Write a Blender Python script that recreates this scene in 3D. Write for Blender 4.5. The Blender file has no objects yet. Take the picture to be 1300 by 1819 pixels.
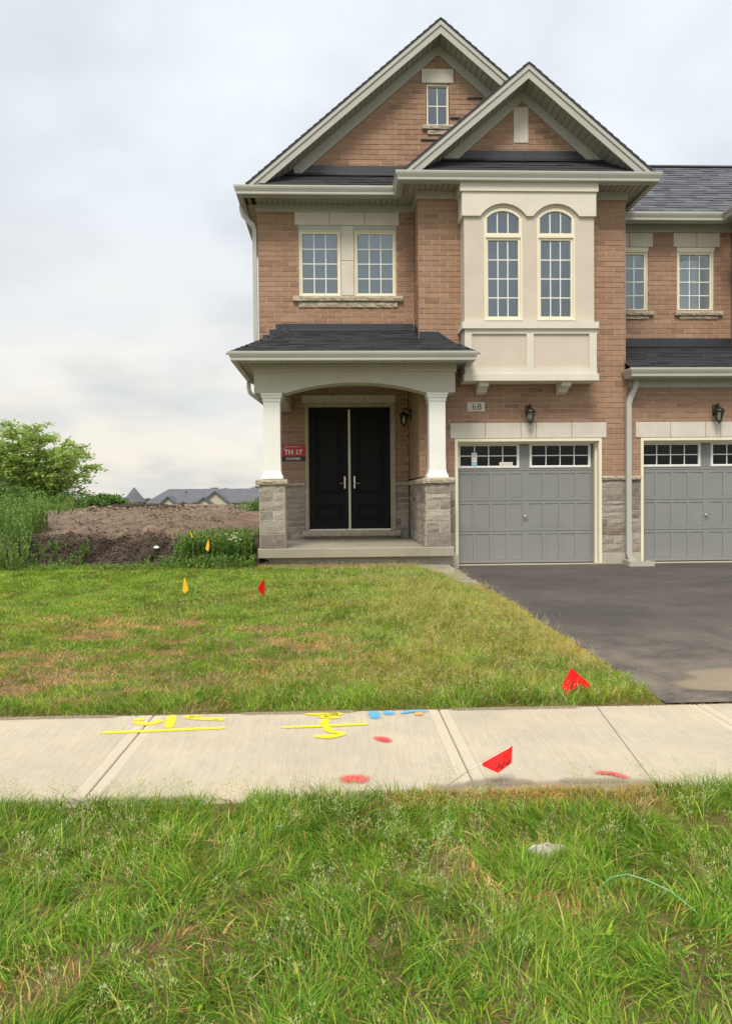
import bpy, math, random
import numpy as np
from mathutils import Matrix, Vector

random.seed(7)
rng = np.random.default_rng(11)
SC = bpy.context.scene
COL = SC.collection

# ------------------------------------------------------------------ camera
yaw, pitch, roll = 0.038, 0.02245, 0.009
F = Vector((math.sin(yaw)*math.cos(pitch), math.cos(yaw)*math.cos(pitch), -math.sin(pitch)))
R = Vector((math.cos(yaw), -math.sin(yaw), 0)); U = R.cross(F)
R2 = R*math.cos(roll) - U*math.sin(roll); U2 = R*math.sin(roll) + U*math.cos(roll)
cam_d = bpy.data.cameras.new('camera'); cam = bpy.data.objects.new('camera', cam_d); COL.objects.link(cam)
cam_d.sensor_fit = 'HORIZONTAL'; cam_d.sensor_width = 36; cam_d.lens = 1314/1300*36
cam_d.clip_start = 0.05; cam_d.clip_end = 5000
M = Matrix((( R2.x, U2.x, -F.x, 0), (R2.y, U2.y, -F.y, 0), (R2.z, U2.z, -F.z, 1.5), (0, 0, 0, 1)))
cam.matrix_world = M
SC.camera = cam

# ------------------------------------------------------------------ world, sun, exposure
SC.view_settings.view_transform = 'Standard'; SC.view_settings.look = 'None'
SC.view_settings.exposure = 1.02; SC.view_settings.gamma = 1.0
SC.view_settings.use_curve_mapping = False
SUN_EL, SUN_AZ = math.radians(54), math.radians(194)      # behind the camera, a little to the left
world = bpy.data.worlds.new('World'); SC.world = world; world.use_nodes = True
def build_world():
    nt = world.node_tree; N = nt.nodes; L = nt.links; N.clear()
    out = N.new('ShaderNodeOutputWorld'); bg = N.new('ShaderNodeBackground')
    sky = N.new('ShaderNodeTexSky'); sky.sky_type = 'NISHITA'; sky.sun_disc = False
    sky.sun_elevation = SUN_EL; sky.sun_rotation = SUN_AZ; sky.air_density = 1; sky.dust_density = 3
    tc = N.new('ShaderNodeTexCoord')
    # project the direction on a cloud layer so that the banks flatten towards the horizon
    sep = N.new('ShaderNodeSeparateXYZ'); L.new(tc.outputs['Generated'], sep.inputs[0])
    def m(op, a, b=None, clamp=False):
        n = N.new('ShaderNodeMath'); n.operation = op; n.use_clamp = clamp
        for i, v in enumerate((a, b)):
            if v is None: continue
            if isinstance(v, (int, float)): n.inputs[i].default_value = v
            else: L.new(v, n.inputs[i])
        return n.outputs[0]
    zc = m('MAXIMUM', sep.outputs[2], 0.0)
    zz = m('ADD', zc, 0.28)
    cx = m('DIVIDE', sep.outputs[0], zz); cy = m('DIVIDE', sep.outputs[1], zz)
    comb = N.new('ShaderNodeCombineXYZ'); L.new(cx, comb.inputs[0]); L.new(cy, comb.inputs[1])
    n1 = N.new('ShaderNodeTexNoise'); n1.inputs['Scale'].default_value = 1.7; n1.inputs['Detail'].default_value = 5
    n1.inputs['Roughness'].default_value = 0.5; n1.inputs['Distortion'].default_value = 0.25
    mp = N.new('ShaderNodeMapping'); mp.inputs['Location'].default_value = (3.7, 1.35, 0.0); L.new(comb.outputs[0], mp.inputs[0])
    L.new(mp.outputs[0], n1.inputs['Vector'])
    r1 = N.new('ShaderNodeValToRGB'); L.new(n1.outputs['Fac'], r1.inputs[0])
    r1.color_ramp.elements[0].position = 0.36; r1.color_ramp.elements[0].color = (0.42, 0.447, 0.472, 1)
    r1.color_ramp.elements[1].position = 0.60; r1.color_ramp.elements[1].color = (0.535, 0.563, 0.588, 1)
    # bright warm haze low over the horizon
    hz = N.new('ShaderNodeMapRange'); L.new(sep.outputs[2], hz.inputs[0])
    hz.inputs[1].default_value = 0.0; hz.inputs[2].default_value = 0.34; hz.inputs[3].default_value = 1.0; hz.inputs[4].default_value = 0.0
    n2 = N.new('ShaderNodeTexNoise'); n2.inputs['Scale'].default_value = 2.3; n2.inputs['Detail'].default_value = 4
    L.new(mp.outputs[0], n2.inputs['Vector'])
    r2 = N.new('ShaderNodeMapRange'); L.new(n2.outputs['Fac'], r2.inputs[0])
    r2.inputs[1].default_value = 0.35; r2.inputs[2].default_value = 0.6
    r2.inputs[3].default_value = 0.35; r2.inputs[4].default_value = 1.0
    hf = m('MULTIPLY', hz.outputs[0], r2.outputs[0], True)
    mixh = N.new('ShaderNodeMix'); mixh.data_type = 'RGBA'; L.new(hf, mixh.inputs[0])
    L.new(r1.outputs[0], mixh.inputs[6]); mixh.inputs[7].default_value = (0.80, 0.745, 0.645, 1)
    mixs = N.new('ShaderNodeMix'); mixs.data_type = 'RGBA'; mixs.inputs[0].default_value = 0.93
    sc = N.new('ShaderNodeVectorMath'); sc.operation = 'SCALE'; sc.inputs[3].default_value = 0.10
    L.new(sky.outputs[0], sc.inputs[0])
    L.new(sc.outputs[0], mixs.inputs[6]); L.new(mixh.outputs[2], mixs.inputs[7])
    # an overcast sky is brighter overhead
    up = m('ADD', m('MULTIPLY', zc, 0.85), 0.88)
    sc2 = N.new('ShaderNodeVectorMath'); sc2.operation = 'SCALE'; L.new(mixs.outputs[2], sc2.inputs[0]); L.new(up, sc2.inputs[3])
    L.new(sc2.outputs[0], bg.inputs[0]); bg.inputs[1].default_value = 0.70
    L.new(bg.outputs[0], out.inputs[0])
build_world()
sun_d = bpy.data.lights.new('sun', 'SUN'); sun = bpy.data.objects.new('sun', sun_d); COL.objects.link(sun)
sun_d.energy = 1.5; sun_d.angle = math.radians(20); sun_d.color = (1.0, 0.92, 0.77)
sd = Vector((math.sin(SUN_AZ)*math.cos(SUN_EL), math.cos(SUN_AZ)*math.cos(SUN_EL), math.sin(SUN_EL)))
sun.rotation_euler = sd.to_track_quat('Z', 'Y').to_euler()

# ------------------------------------------------------------------ materials
def principled(name):
    m = bpy.data.materials.new(name); m.use_nodes = True
    nt = m.node_tree; return m, nt, nt.nodes['Principled BSDF']
def ramp2(nt, fac, c0, c1, p0=0.3, p1=0.7):
    r = nt.nodes.new('ShaderNodeValToRGB'); nt.links.new(fac, r.inputs[0])
    r.color_ramp.elements[0].position = p0; r.color_ramp.elements[0].color = (*c0, 1)
    r.color_ramp.elements[1].position = p1; r.color_ramp.elements[1].color = (*c1, 1)
    return r.outputs[0]
def noise(nt, scale, detail=4, rough=0.55, stretch=None, dist=0.0):
    g = nt.nodes.new('ShaderNodeNewGeometry'); n = nt.nodes.new('ShaderNodeTexNoise')
    n.inputs['Scale'].default_value = scale; n.inputs['Detail'].default_value = detail
    n.inputs['Roughness'].default_value = rough; n.inputs['Distortion'].default_value = dist
    if stretch:
        mp = nt.nodes.new('ShaderNodeMapping'); mp.inputs['Scale'].default_value = stretch
        nt.links.new(g.outputs['Position'], mp.inputs[0]); nt.links.new(mp.outputs[0], n.inputs['Vector'])
    else: nt.links.new(g.outputs['Position'], n.inputs['Vector'])
    return n.outputs['Fac']
def mixc(nt, fac, a, b, mode='MIX'):
    x = nt.nodes.new('ShaderNodeMix'); x.data_type = 'RGBA'; x.blend_type = mode
    for i, v in ((0, fac), (6, a), (7, b)):
        if isinstance(v, (int, float)): x.inputs[i].default_value = v
        elif isinstance(v, tuple): x.inputs[i].default_value = (*v, 1)
        else: nt.links.new(v, x.inputs[i])
    return x.outputs[2]
def mathn(nt, op, a, b=0.0, clamp=False):
    n = nt.nodes.new('ShaderNodeMath'); n.operation = op; n.use_clamp = clamp
    for i, v in enumerate((a, b)):
        if isinstance(v, (int, float)): n.inputs[i].default_value = v
        else: nt.links.new(v, n.inputs[i])
    return n.outputs[0]
def bump(nt, b, h, strength, dist=0.01):
    n = nt.nodes.new('ShaderNodeBump'); n.inputs['Strength'].default_value = strength; n.inputs['Distance'].default_value = dist
    nt.links.new(h, n.inputs['Height']); nt.links.new(n.outputs[0], b.inputs['Normal'])
def per_piece(nt):
    """a random number that differs per object and per loose piece of a joined mesh"""
    o = nt.nodes.new('ShaderNodeObjectInfo'); g = nt.nodes.new('ShaderNodeNewGeometry')
    return mathn(nt, 'FRACT', mathn(nt, 'ADD', o.outputs['Random'], g.outputs['Random Per Island']))
def k(c, f): return tuple(min(1, x*f) for x in c)
def plain(name, c, rough=0.5, var=0.12, scale=3.0, bscale=60, bstr=0.1, metal=0.0, streak=0.0):
    m, nt, b = principled(name)
    col = ramp2(nt, noise(nt, scale, 5, 0.6), k(c, 1-var), k(c, 1+var))
    if streak: # rain streaks and grime with a vertical run
        s = noise(nt, 6, 3, 0.6, (6, 6, 0.7))
        col = mixc(nt, mathn(nt, 'MULTIPLY', s, streak), col, k(c, 0.55))
    nt.links.new(col, b.inputs['Base Color']); b.inputs['Roughness'].default_value = rough; b.inputs['Metallic'].default_value = metal
    if bstr: bump(nt, b, noise(nt, bscale, 4), bstr, 0.01)
    return m
def brick_mat():
    m, nt, b = principled('brick')
    rnd = per_piece(nt)
    r = nt.nodes.new('ShaderNodeValToRGB'); nt.links.new(rnd, r.inputs[0]); cr = r.color_ramp
    cr.elements[0].position = 0.0; cr.elements[0].color = (0.225, 0.130, 0.085, 1)
    cr.elements[1].position = 1.0; cr.elements[1].color = (0.36, 0.222, 0.152, 1)
    for p, c in ((0.12, (0.36, 0.211, 0.139)), (0.45, (0.42, 0.252, 0.170)), (0.75, (0.31, 0.177, 0.116)), (0.9, (0.46, 0.29, 0.203))):
        e = cr.elements.new(p); e.color = (*c, 1)
    col = mixc(nt, mathn(nt, 'MULTIPLY', noise(nt, 55, 5, 0.7), 0.55), r.outputs[0], (0.19, 0.108, 0.070))
    col = mixc(nt, mathn(nt, 'MULTIPLY', noise(nt, 0.9, 3), 0.35), col, (0.42, 0.265, 0.178))
    nt.links.new(col, b.inputs['Base Color']); b.inputs['Roughness'].default_value = 0.9
    bump(nt, b, noise(nt, 110, 5, 0.7), 0.35, 0.006)
    return m
def stone_mat():
    m, nt, b = principled('cut_stone')
    rnd = per_piece(nt)
    r = nt.nodes.new('ShaderNodeValToRGB'); nt.links.new(rnd, r.inputs[0]); cr = r.color_ramp
    cr.elements[0].position = 0.0; cr.elements[0].color = (0.24, 0.185, 0.135, 1)
    cr.elements[1].position = 1.0; cr.elements[1].color = (0.34, 0.285, 0.235, 1)
    for p, c in ((0.18, (0.52, 0.47, 0.395)), (0.36, (0.36, 0.325, 0.29)), (0.52, (0.44, 0.375, 0.31)), (0.68, (0.25, 0.215, 0.19)), (0.84, (0.54, 0.485, 0.415))):
        e = cr.elements.new(p); e.color = (*c, 1)
    n = noise(nt, 20, 7, 0.7, (1, 1, 2.4), 1.2)
    col = mixc(nt, ramp2(nt, n, (0, 0, 0), (0.8, 0.8, 0.8), 0.46, 0.66), r.outputs[0], (0.17, 0.135, 0.11))
    col = mixc(nt, ramp2(nt, noise(nt, 9, 5, 0.7), (0, 0, 0), (0.55, 0.55, 0.55), 0.5, 0.7), col, (0.52, 0.46, 0.39))
    nt.links.new(col, b.inputs['Base Color']); b.inputs['Roughness'].default_value = 0.92
    bump(nt, b, n, 0.9, 0.03)
    return m
def shingle_mat(name='asphalt_shingle', f=1.0, lo=1.0):
    m, nt, b = principled(name)
    rnd = per_piece(nt)
    r = ramp2(nt, rnd, k((0.011, 0.012, 0.016), lo), k((0.032, 0.034, 0.041), f), 0.0, 1.0)
    col = mixc(nt, mathn(nt, 'MULTIPLY', noise(nt, 160, 3, 0.8), 0.5), r, k((0.055, 0.055, 0.062), f))
    nt.links.new(col, b.inputs['Base Color']); b.inputs['Roughness'].default_value = 0.88
    bump(nt, b, noise(nt, 220, 3, 0.8), 0.5, 0.004)
    return m
def glass_mat(name, gloss, tint, rough=0.015, fr=1.0):
    m = bpy.data.materials.new(name); m.use_nodes = True; nt = m.node_tree; nt.nodes.clear()
    o = nt.nodes.new('ShaderNodeOutputMaterial'); mx = nt.nodes.new('ShaderNodeMixShader')
    t = nt.nodes.new('ShaderNodeBsdfTransparent'); g = nt.nodes.new('ShaderNodeBsdfGlossy')
    t.inputs[0].default_value = (*tint, 1); g.inputs[0].default_value = (0.95, 0.98, 1, 1); g.inputs['Roughness'].default_value = rough
    lw = nt.nodes.new('ShaderNodeFresnel'); lw.inputs[0].default_value = 1.5
    f = mathn(nt, 'ADD', mathn(nt, 'MULTIPLY', lw.outputs[0], fr), gloss, True)
    bp = nt.nodes.new('ShaderNodeBump'); bp.inputs['Strength'].default_value = 0.03; bp.inputs['Distance'].default_value = 0.02
    nt.links.new(noise(nt, 1.7, 2), bp.inputs['Height']); nt.links.new(bp.outputs[0], g.inputs['Normal'])
    nt.links.new(f, mx.inputs[0]); nt.links.new(t.outputs[0], mx.inputs[1]); nt.links.new(g.outputs[0], mx.inputs[2])
    nt.links.new(mx.outputs[0], o.inputs[0]); return m
def foliage_mat(name, trans=0.35, rough=0.55):
    m = bpy.data.materials.new(name); m.use_nodes = True; nt = m.node_tree; nt.nodes.clear()
    o = nt.nodes.new('ShaderNodeOutputMaterial'); a = nt.nodes.new('ShaderNodeVertexColor'); a.layer_name = 'tint'
    d = nt.nodes.new('ShaderNodeBsdfPrincipled'); d.inputs['Roughness'].default_value = rough; d.inputs['Specular IOR Level'].default_value = 0.25
    t = nt.nodes.new('ShaderNodeBsdfTranslucent'); mx = nt.nodes.new('ShaderNodeMixShader'); mx.inputs[0].default_value = trans
    nt.links.new(a.outputs[0], d.inputs['Base Color']); nt.links.new(a.outputs[0], t.inputs[0])
    nt.links.new(d.outputs[0], mx.inputs[1]); nt.links.new(t.outputs[0], mx.inputs[2]); nt.links.new(mx.outputs[0], o.inputs[0])
    return m
def concrete_mat(name, c, broom=False, dark=0.8):
    m, nt, b = principled(name)
    col = ramp2(nt, noise(nt, 1.3, 6, 0.62), k(c, 0.86), k(c, 1.08), 0.3, 0.72)
    col = mixc(nt, mathn(nt, 'MULTIPLY', ramp2(nt, noise(nt, 9, 6, 0.7), (0, 0, 0), (1, 1, 1), 0.5, 0.75), 0.4), col, k(c, 0.7))
    h = noise(nt, 90, 4, 0.7)
    if broom:
        br = noise(nt, 62, 4, 0.7, (1.3, 0.045, 1))
        col = mixc(nt, ramp2(nt, br, (0, 0, 0), (0.55, 0.55, 0.55), 0.42, 0.68), col, k(c, 0.66))
        st_ = ramp2(nt, noise(nt, 2.6, 6, 0.7, None, 0.7), (0, 0, 0), (0.6, 0.6, 0.6), 0.5, 0.72)
        col = mixc(nt, st_, col, (0.58, 0.455, 0.29))
        # troweled margin along every slab edge
        tc = nt.nodes.new('ShaderNodeTexCoord'); sp = nt.nodes.new('ShaderNodeSeparateXYZ'); nt.links.new(tc.outputs['Generated'], sp.inputs[0])
        dx = mathn(nt, 'ABSOLUTE', mathn(nt, 'SUBTRACT', sp.outputs[0], 0.5))
        edge = nt.nodes.new('ShaderNodeMapRange'); nt.links.new(dx, edge.inputs[0])
        edge.inputs[1].default_value = 0.463; edge.inputs[2].default_value = 0.466
        col = mixc(nt, mathn(nt, 'MULTIPLY', edge.outputs[0], 0.55), col, k(c, 1.12))
        ln = mathn(nt, 'LESS_THAN', mathn(nt, 'ABSOLUTE', mathn(nt, 'SUBTRACT', dx, 0.464)), 0.0020)
        col = mixc(nt, mathn(nt, 'MULTIPLY', ln, 0.35), col, k(c, 0.55))
        # stray pits and specks
        vo = noise(nt, 60, 2, 0.5); pit = ramp2(nt, vo, (0, 0, 0), (1, 1, 1), 0.70, 0.73)
        col = mixc(nt, mathn(nt, 'MULTIPLY', pit, 0.5), col, k(c, 0.4))
        h = mathn(nt, 'ADD', mathn(nt, 'MULTIPLY', br, 1.2), h)
    nt.links.new(col, b.inputs['Base Color']); b.inputs['Roughness'].default_value = 0.88
    bump(nt, b, h, 0.35, 0.006)
    return m
def asphalt_mat():
    m, nt, b = principled('asphalt')
    c0 = ramp2(nt, noise(nt, 55, 6, 0.9), (0.020, 0.018, 0.017), (0.120, 0.104, 0.096), 0.36, 0.68)
    big = noise(nt, 0.7, 9, 0.7, (0.8, 1.3, 1), 0.3)
    c1 = mixc(nt, ramp2(nt, big, (0, 0, 0), (0.5, 0.5, 0.5), 0.40, 0.75), c0, (0.195, 0.160, 0.130))
    # sandy dust near the walk, following the low end of the drive
    g = nt.nodes.new('ShaderNodeNewGeometry'); sp = nt.nodes.new('ShaderNodeSeparateXYZ'); nt.links.new(g.outputs['Position'], sp.inputs[0])
    low = nt.nodes.new('ShaderNodeMapRange'); nt.links.new(sp.outputs[1], low.inputs[0])
    low.inputs[1].default_value = 5.1; low.inputs[2].default_value = 8.4; low.inputs[3].default_value = 1; low.inputs[4].default_value = 0
    dust = mathn(nt, 'MULTIPLY', low.outputs[0], ramp2(nt, noise(nt, 2.2, 6, 0.7), (0, 0, 0), (1, 1, 1), 0.35, 0.65), True)
    c2 = mixc(nt, mathn(nt, 'MULTIPLY', dust, 0.75), c1, (0.30, 0.245, 0.185))
    # pale stone bits
    sp2 = ramp2(nt, noise(nt, 75, 2, 0.5), (0, 0, 0), (1, 1, 1), 0.70, 0.74)
    c3 = mixc(nt, mathn(nt, 'MULTIPLY', sp2, 0.5), c2, (0.42, 0.38, 0.33))
    nt.links.new(c3, b.inputs['Base Color'])
    rr = nt.nodes.new('ShaderNodeMapRange'); nt.links.new(big, rr.inputs[0]); rr.inputs[3].default_value = 0.40; rr.inputs[4].default_value = 0.9
    nt.links.new(rr.outputs[0], b.inputs['Roughness'])
    bump(nt, b, noise(nt, 190, 3, 0.8), 0.7, 0.006)
    return m
def soil_mat(name, c0, c1, c2, scale=3.0):
    m, nt, b = principled(name)
    col = ramp2(nt, noise(nt, scale, 7, 0.68), c0, c1, 0.34, 0.66)
    col = mixc(nt, ramp2(nt, noise(nt, scale*0.22, 4), (0, 0, 0), (0.8, 0.8, 0.8), 0.45, 0.65), col, c2)
    nt.links.new(col, b.inputs['Base Color']); b.inputs['Roughness'].default_value = 0.95
    bump(nt, b, noise(nt, scale*6, 6, 0.7), 0.9, 0.05)
    return m
def dirt_mat():
    m, nt, b = principled('bare_dirt')
    dry = ramp2(nt, noise(nt, 2.0, 7, 0.7), (0.15, 0.10, 0.068), (0.36, 0.262, 0.182), 0.36, 0.64)
    moist = ramp2(nt, noise(nt, 5, 7, 0.75), (0.026, 0.017, 0.012), (0.110, 0.074, 0.052), 0.32, 0.72)
    # freshly cut, moist subsoil on the bank face and in the new pile; dry crust on the flat top
    g = nt.nodes.new('ShaderNodeNewGeometry'); sp = nt.nodes.new('ShaderNodeSeparateXYZ'); nt.links.new(g.outputs['Position'], sp.inputs[0])
    mr = nt.nodes.new('ShaderNodeMapRange'); nt.links.new(mathn(nt, 'ADD', sp.outputs[1], mathn(nt, 'MULTIPLY', noise(nt, 1.3, 4), 1.6)), mr.inputs[0])
    mr.inputs[1].default_value = 14.3; mr.inputs[2].default_value = 15.3; mr.inputs[3].default_value = 1; mr.inputs[4].default_value = 0
    px_ = mathn(nt, 'MULTIPLY', mathn(nt, 'ADD', sp.outputs[0], 8.0), 0.42); py_ = mathn(nt, 'MULTIPLY', mathn(nt, 'SUBTRACT', sp.outputs[1], 29), 0.3)
    rr = mathn(nt, 'ADD', mathn(nt, 'MULTIPLY', px_, px_), mathn(nt, 'MULTIPLY', py_, py_))
    pile = mathn(nt, 'LESS_THAN', mathn(nt, 'ADD', rr, mathn(nt, 'MULTIPLY', noise(nt, 1.5, 5), 1.4)), 1.45)
    f = mathn(nt, 'MAXIMUM', mathn(nt, 'MULTIPLY', mr.outputs[0], 0.88), mathn(nt, 'MULTIPLY', pile, 0.9))
    nt.links.new(mixc(nt, f, dry, moist), b.inputs['Base Color']); b.inputs['Roughness'].default_value = 0.95
    bump(nt, b, noise(nt, 11, 7, 0.75), 1.0, 0.09)
    return m
def paint_mat(name, c, top=0.93, rough=0.7):
    m = bpy.data.materials.new(name); m.use_nodes = True; nt = m.node_tree; b = nt.nodes['Principled BSDF']; o = nt.nodes['Material Output']
    b.inputs['Base Color'].default_value = (*c, 1); b.inputs['Roughness'].default_value = rough
    a = nt.nodes.new('ShaderNodeVertexColor'); a.layer_name = 'cover'
    t = nt.nodes.new('ShaderNodeBsdfTransparent'); mx = nt.nodes.new('ShaderNodeMixShader')
    n = noise(nt, 90, 4, 0.85); n2 = noise(nt, 14, 4, 0.7)
    thin = mathn(nt, 'ADD', mathn(nt, 'MULTIPLY', n, 0.42), mathn(nt, 'MULTIPLY', n2, 0.22))
    f = mathn(nt, 'SUBTRACT', mathn(nt, 'MULTIPLY', a.outputs[0], 1.32), thin, True)      # feathered overspray, thin patches
    f = mathn(nt, 'MULTIPLY', f, top)
    nt.links.new(f, mx.inputs[0]); nt.links.new(t.outputs[0], mx.inputs[1]); nt.links.new(b.outputs[0], mx.inputs[2]); nt.links.new(mx.outputs[0], o.inputs[0])
    return m
MT = dict(
    brick=brick_mat(), stone=stone_mat(), shingle=shingle_mat(),
    mortar=plain('mortar', (0.52, 0.40, 0.30), 0.95, 0.15, 8, 120, 0.4),
    stone_mortar=plain('stone_mortar', (0.50, 0.455, 0.39), 0.95, 0.1, 8, 120, 0.4),
    trim=plain('sage_aluminium', (0.425, 0.42, 0.38), 0.42, 0.05, 2.0, 40, 0.02, streak=0.12),
    gutter=plain('gutter_aluminium', (0.475, 0.47, 0.43), 0.35, 0.05, 2.0, 40, 0.02, streak=0.18),
    soffit=plain('vented_soffit', (0.34, 0.335, 0.30), 0.5, 0.05, 2.0, 40, 0.02),
    stucco=plain('stucco', (0.61, 0.54, 0.455), 0.9, 0.05, 2.5, 160, 0.35, streak=0.10),
    stucco_trim=plain('stucco_trim', (0.69, 0.65, 0.56), 0.85, 0.04, 2.5, 160, 0.3, streak=0.12),
    beam=plain('porch_beam', (0.51, 0.485, 0.415), 0.8, 0.04, 2.5, 120, 0.2, streak=0.10),
    cast=plain('cast_stone', (0.64, 0.595, 0.52), 0.85, 0.08, 4, 140, 0.25, streak=0.18),
    sill=plain('rock_face_sill', (0.44, 0.38, 0.29), 0.9, 0.18, 9, 30, 0.8),
    cream=plain('cream_vinyl', (0.78, 0.725, 0.57), 0.4, 0.03, 2, 40, 0.0),
    white=plain('white_paint', (0.80, 0.80, 0.77), 0.45, 0.03, 2, 40, 0.02, streak=0.06),
    muntin=plain('white_bar', (0.80, 0.80, 0.76), 0.4, 0.02, 2, 40, 0.0),
    garage=plain('grey_steel', (0.245, 0.25, 0.245), 0.45, 0.05, 1.5, 150, 0.06, streak=0.12),
    black=plain('black_door', (0.0028, 0.0028, 0.0035), 0.55, 0.1, 3, 60, 0.03),
    iron=plain('black_iron', (0.012, 0.012, 0.013), 0.4, 0.1, 3, 60, 0.05),
    flash=plain('dark_flashing', (0.030, 0.033, 0.043), 0.38, 0.15, 3, 20, 0.06, streak=0.2),
    steel=plain('satin_steel', (0.62, 0.62, 0.60), 0.25, 0.03, 3, 40, 0.0, metal=1.0),
    dark=plain('dark_inside', (0.012, 0.012, 0.012), 0.9, 0.1, 3, 40, 0.0),
    blind=plain('window_blind', (0.27, 0.36, 0.42), 0.8, 0.05, 1.2, 40, 0.0),
    curtain=plain('curtain', (0.88, 0.92, 0.92), 0.8, 0.05, 2, 40, 0.0),
    room=plain('dim_room', (0.05, 0.055, 0.06), 0.9, 0.1, 2, 40, 0.0),
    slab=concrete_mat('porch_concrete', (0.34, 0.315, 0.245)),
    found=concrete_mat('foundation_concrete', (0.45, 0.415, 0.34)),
    walk=concrete_mat('walk_concrete', (0.53, 0.455, 0.345), True),
    paver=concrete_mat('paver', (0.27, 0.26, 0.225)),
    asphalt=asphalt_mat(),
    soil=soil_mat('soil', (0.16, 0.105, 0.05), (0.34, 0.22, 0.10), (0.20, 0.23, 0.05), 8),
    dirt=dirt_mat(),
    field=soil_mat('field', (0.05, 0.08, 0.02), (0.09, 0.12, 0.03), (0.07, 0.10, 0.03), 0.4),
    grass=foliage_mat('grass_blade', 0.40), leaf=foliage_mat('leaf', 0.35),
    bark=plain('bark', (0.09, 0.07, 0.05), 0.9, 0.3, 20, 40, 0.8),
    crumb=plain('soil_crumb', (0.20, 0.15, 0.10), 0.95, 0.3, 30, 80, 0.3),
    stem=plain('green_stem', (0.10, 0.18, 0.04), 0.6, 0.1, 10, 40, 0.0),
    red=plain('red_vinyl', (0.66, 0.010, 0.009), 0.5, 0.06, 20, 40, 0.03),
    yellow=plain('yellow_vinyl', (0.85, 0.48, 0.015), 0.45, 0.06, 20, 40, 0.03),
    wire=plain('wire', (0.30, 0.27, 0.23), 0.4, 0.1, 20, 40, 0.0, metal=0.7),
    ink=plain('ink', (0.03, 0.01, 0.01), 0.7, 0.1, 20, 40, 0.0),
    sign_red=plain('sign_red', (0.52, 0.022, 0.022), 0.4, 0.04, 4, 40, 0.0),
    sign_dark=plain('sign_dark', (0.025, 0.012, 0.02), 0.4, 0.04, 4, 40, 0.0),
    sign_white=plain('sign_white', (0.78, 0.74, 0.70), 0.5, 0.02, 4, 40, 0.0),
    sticker_blue=plain('sticker_blue', (0.30, 0.55, 0.72), 0.5, 0.05, 4, 40, 0.0),
    strap=plain('green_strap', (0.10, 0.36, 0.16), 0.4, 0.1, 10, 40, 0.0),
    glass=glass_mat('window_glass', 0.085, (0.80, 0.86, 0.88)),
    garage_glass=glass_mat('garage_glass', 0.0, (0.5, 0.5, 0.5), 0.02, 0.45),
    lamp_glass=glass_mat('lamp_glass', 0.05, (0.9, 0.92, 0.9), 0.1),
    bulb=plain('frosted_bulb', (0.75, 0.76, 0.72), 0.3, 0.02, 4, 40, 0.0),
    far_roof=plain('far_roof', (0.115, 0.12, 0.135), 0.9, 0.15, 0.8, 3, 0.2),
    far_wall=plain('far_wall', (0.52, 0.47, 0.37), 0.9, 0.05, 0.8, 3, 0.1),
    p_yellow=paint_mat('yellow_spray', (0.86, 0.74, 0.01)), p_red=paint_mat('red_spray', (0.72, 0.06, 0.075)),
    p_blue=paint_mat('blue_spray', (0.10, 0.42, 0.75)), p_soil=paint_mat('soil_wash', (0.30, 0.235, 0.165), 0.7), p_orange=paint_mat('orange_spray', (0.72, 0.40, 0.15)),
)
MT['puddle'] = paint_mat('muddy_film', (0.36, 0.29, 0.205), 0.9, 0.22)
MT['black'].node_tree.nodes['Principled BSDF'].inputs['Specular IOR Level'].default_value = 0.25
for q_ in ('red', 'yellow'): MT[q_].node_tree.nodes['Principled BSDF'].inputs['Specular IOR Level'].default_value = 0.12
MT['lit_shingle'] = shingle_mat('asphalt_shingle_lit', 3.6, 2.8)  # same shingle made paler: light off the upper roof painted into the colour

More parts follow.
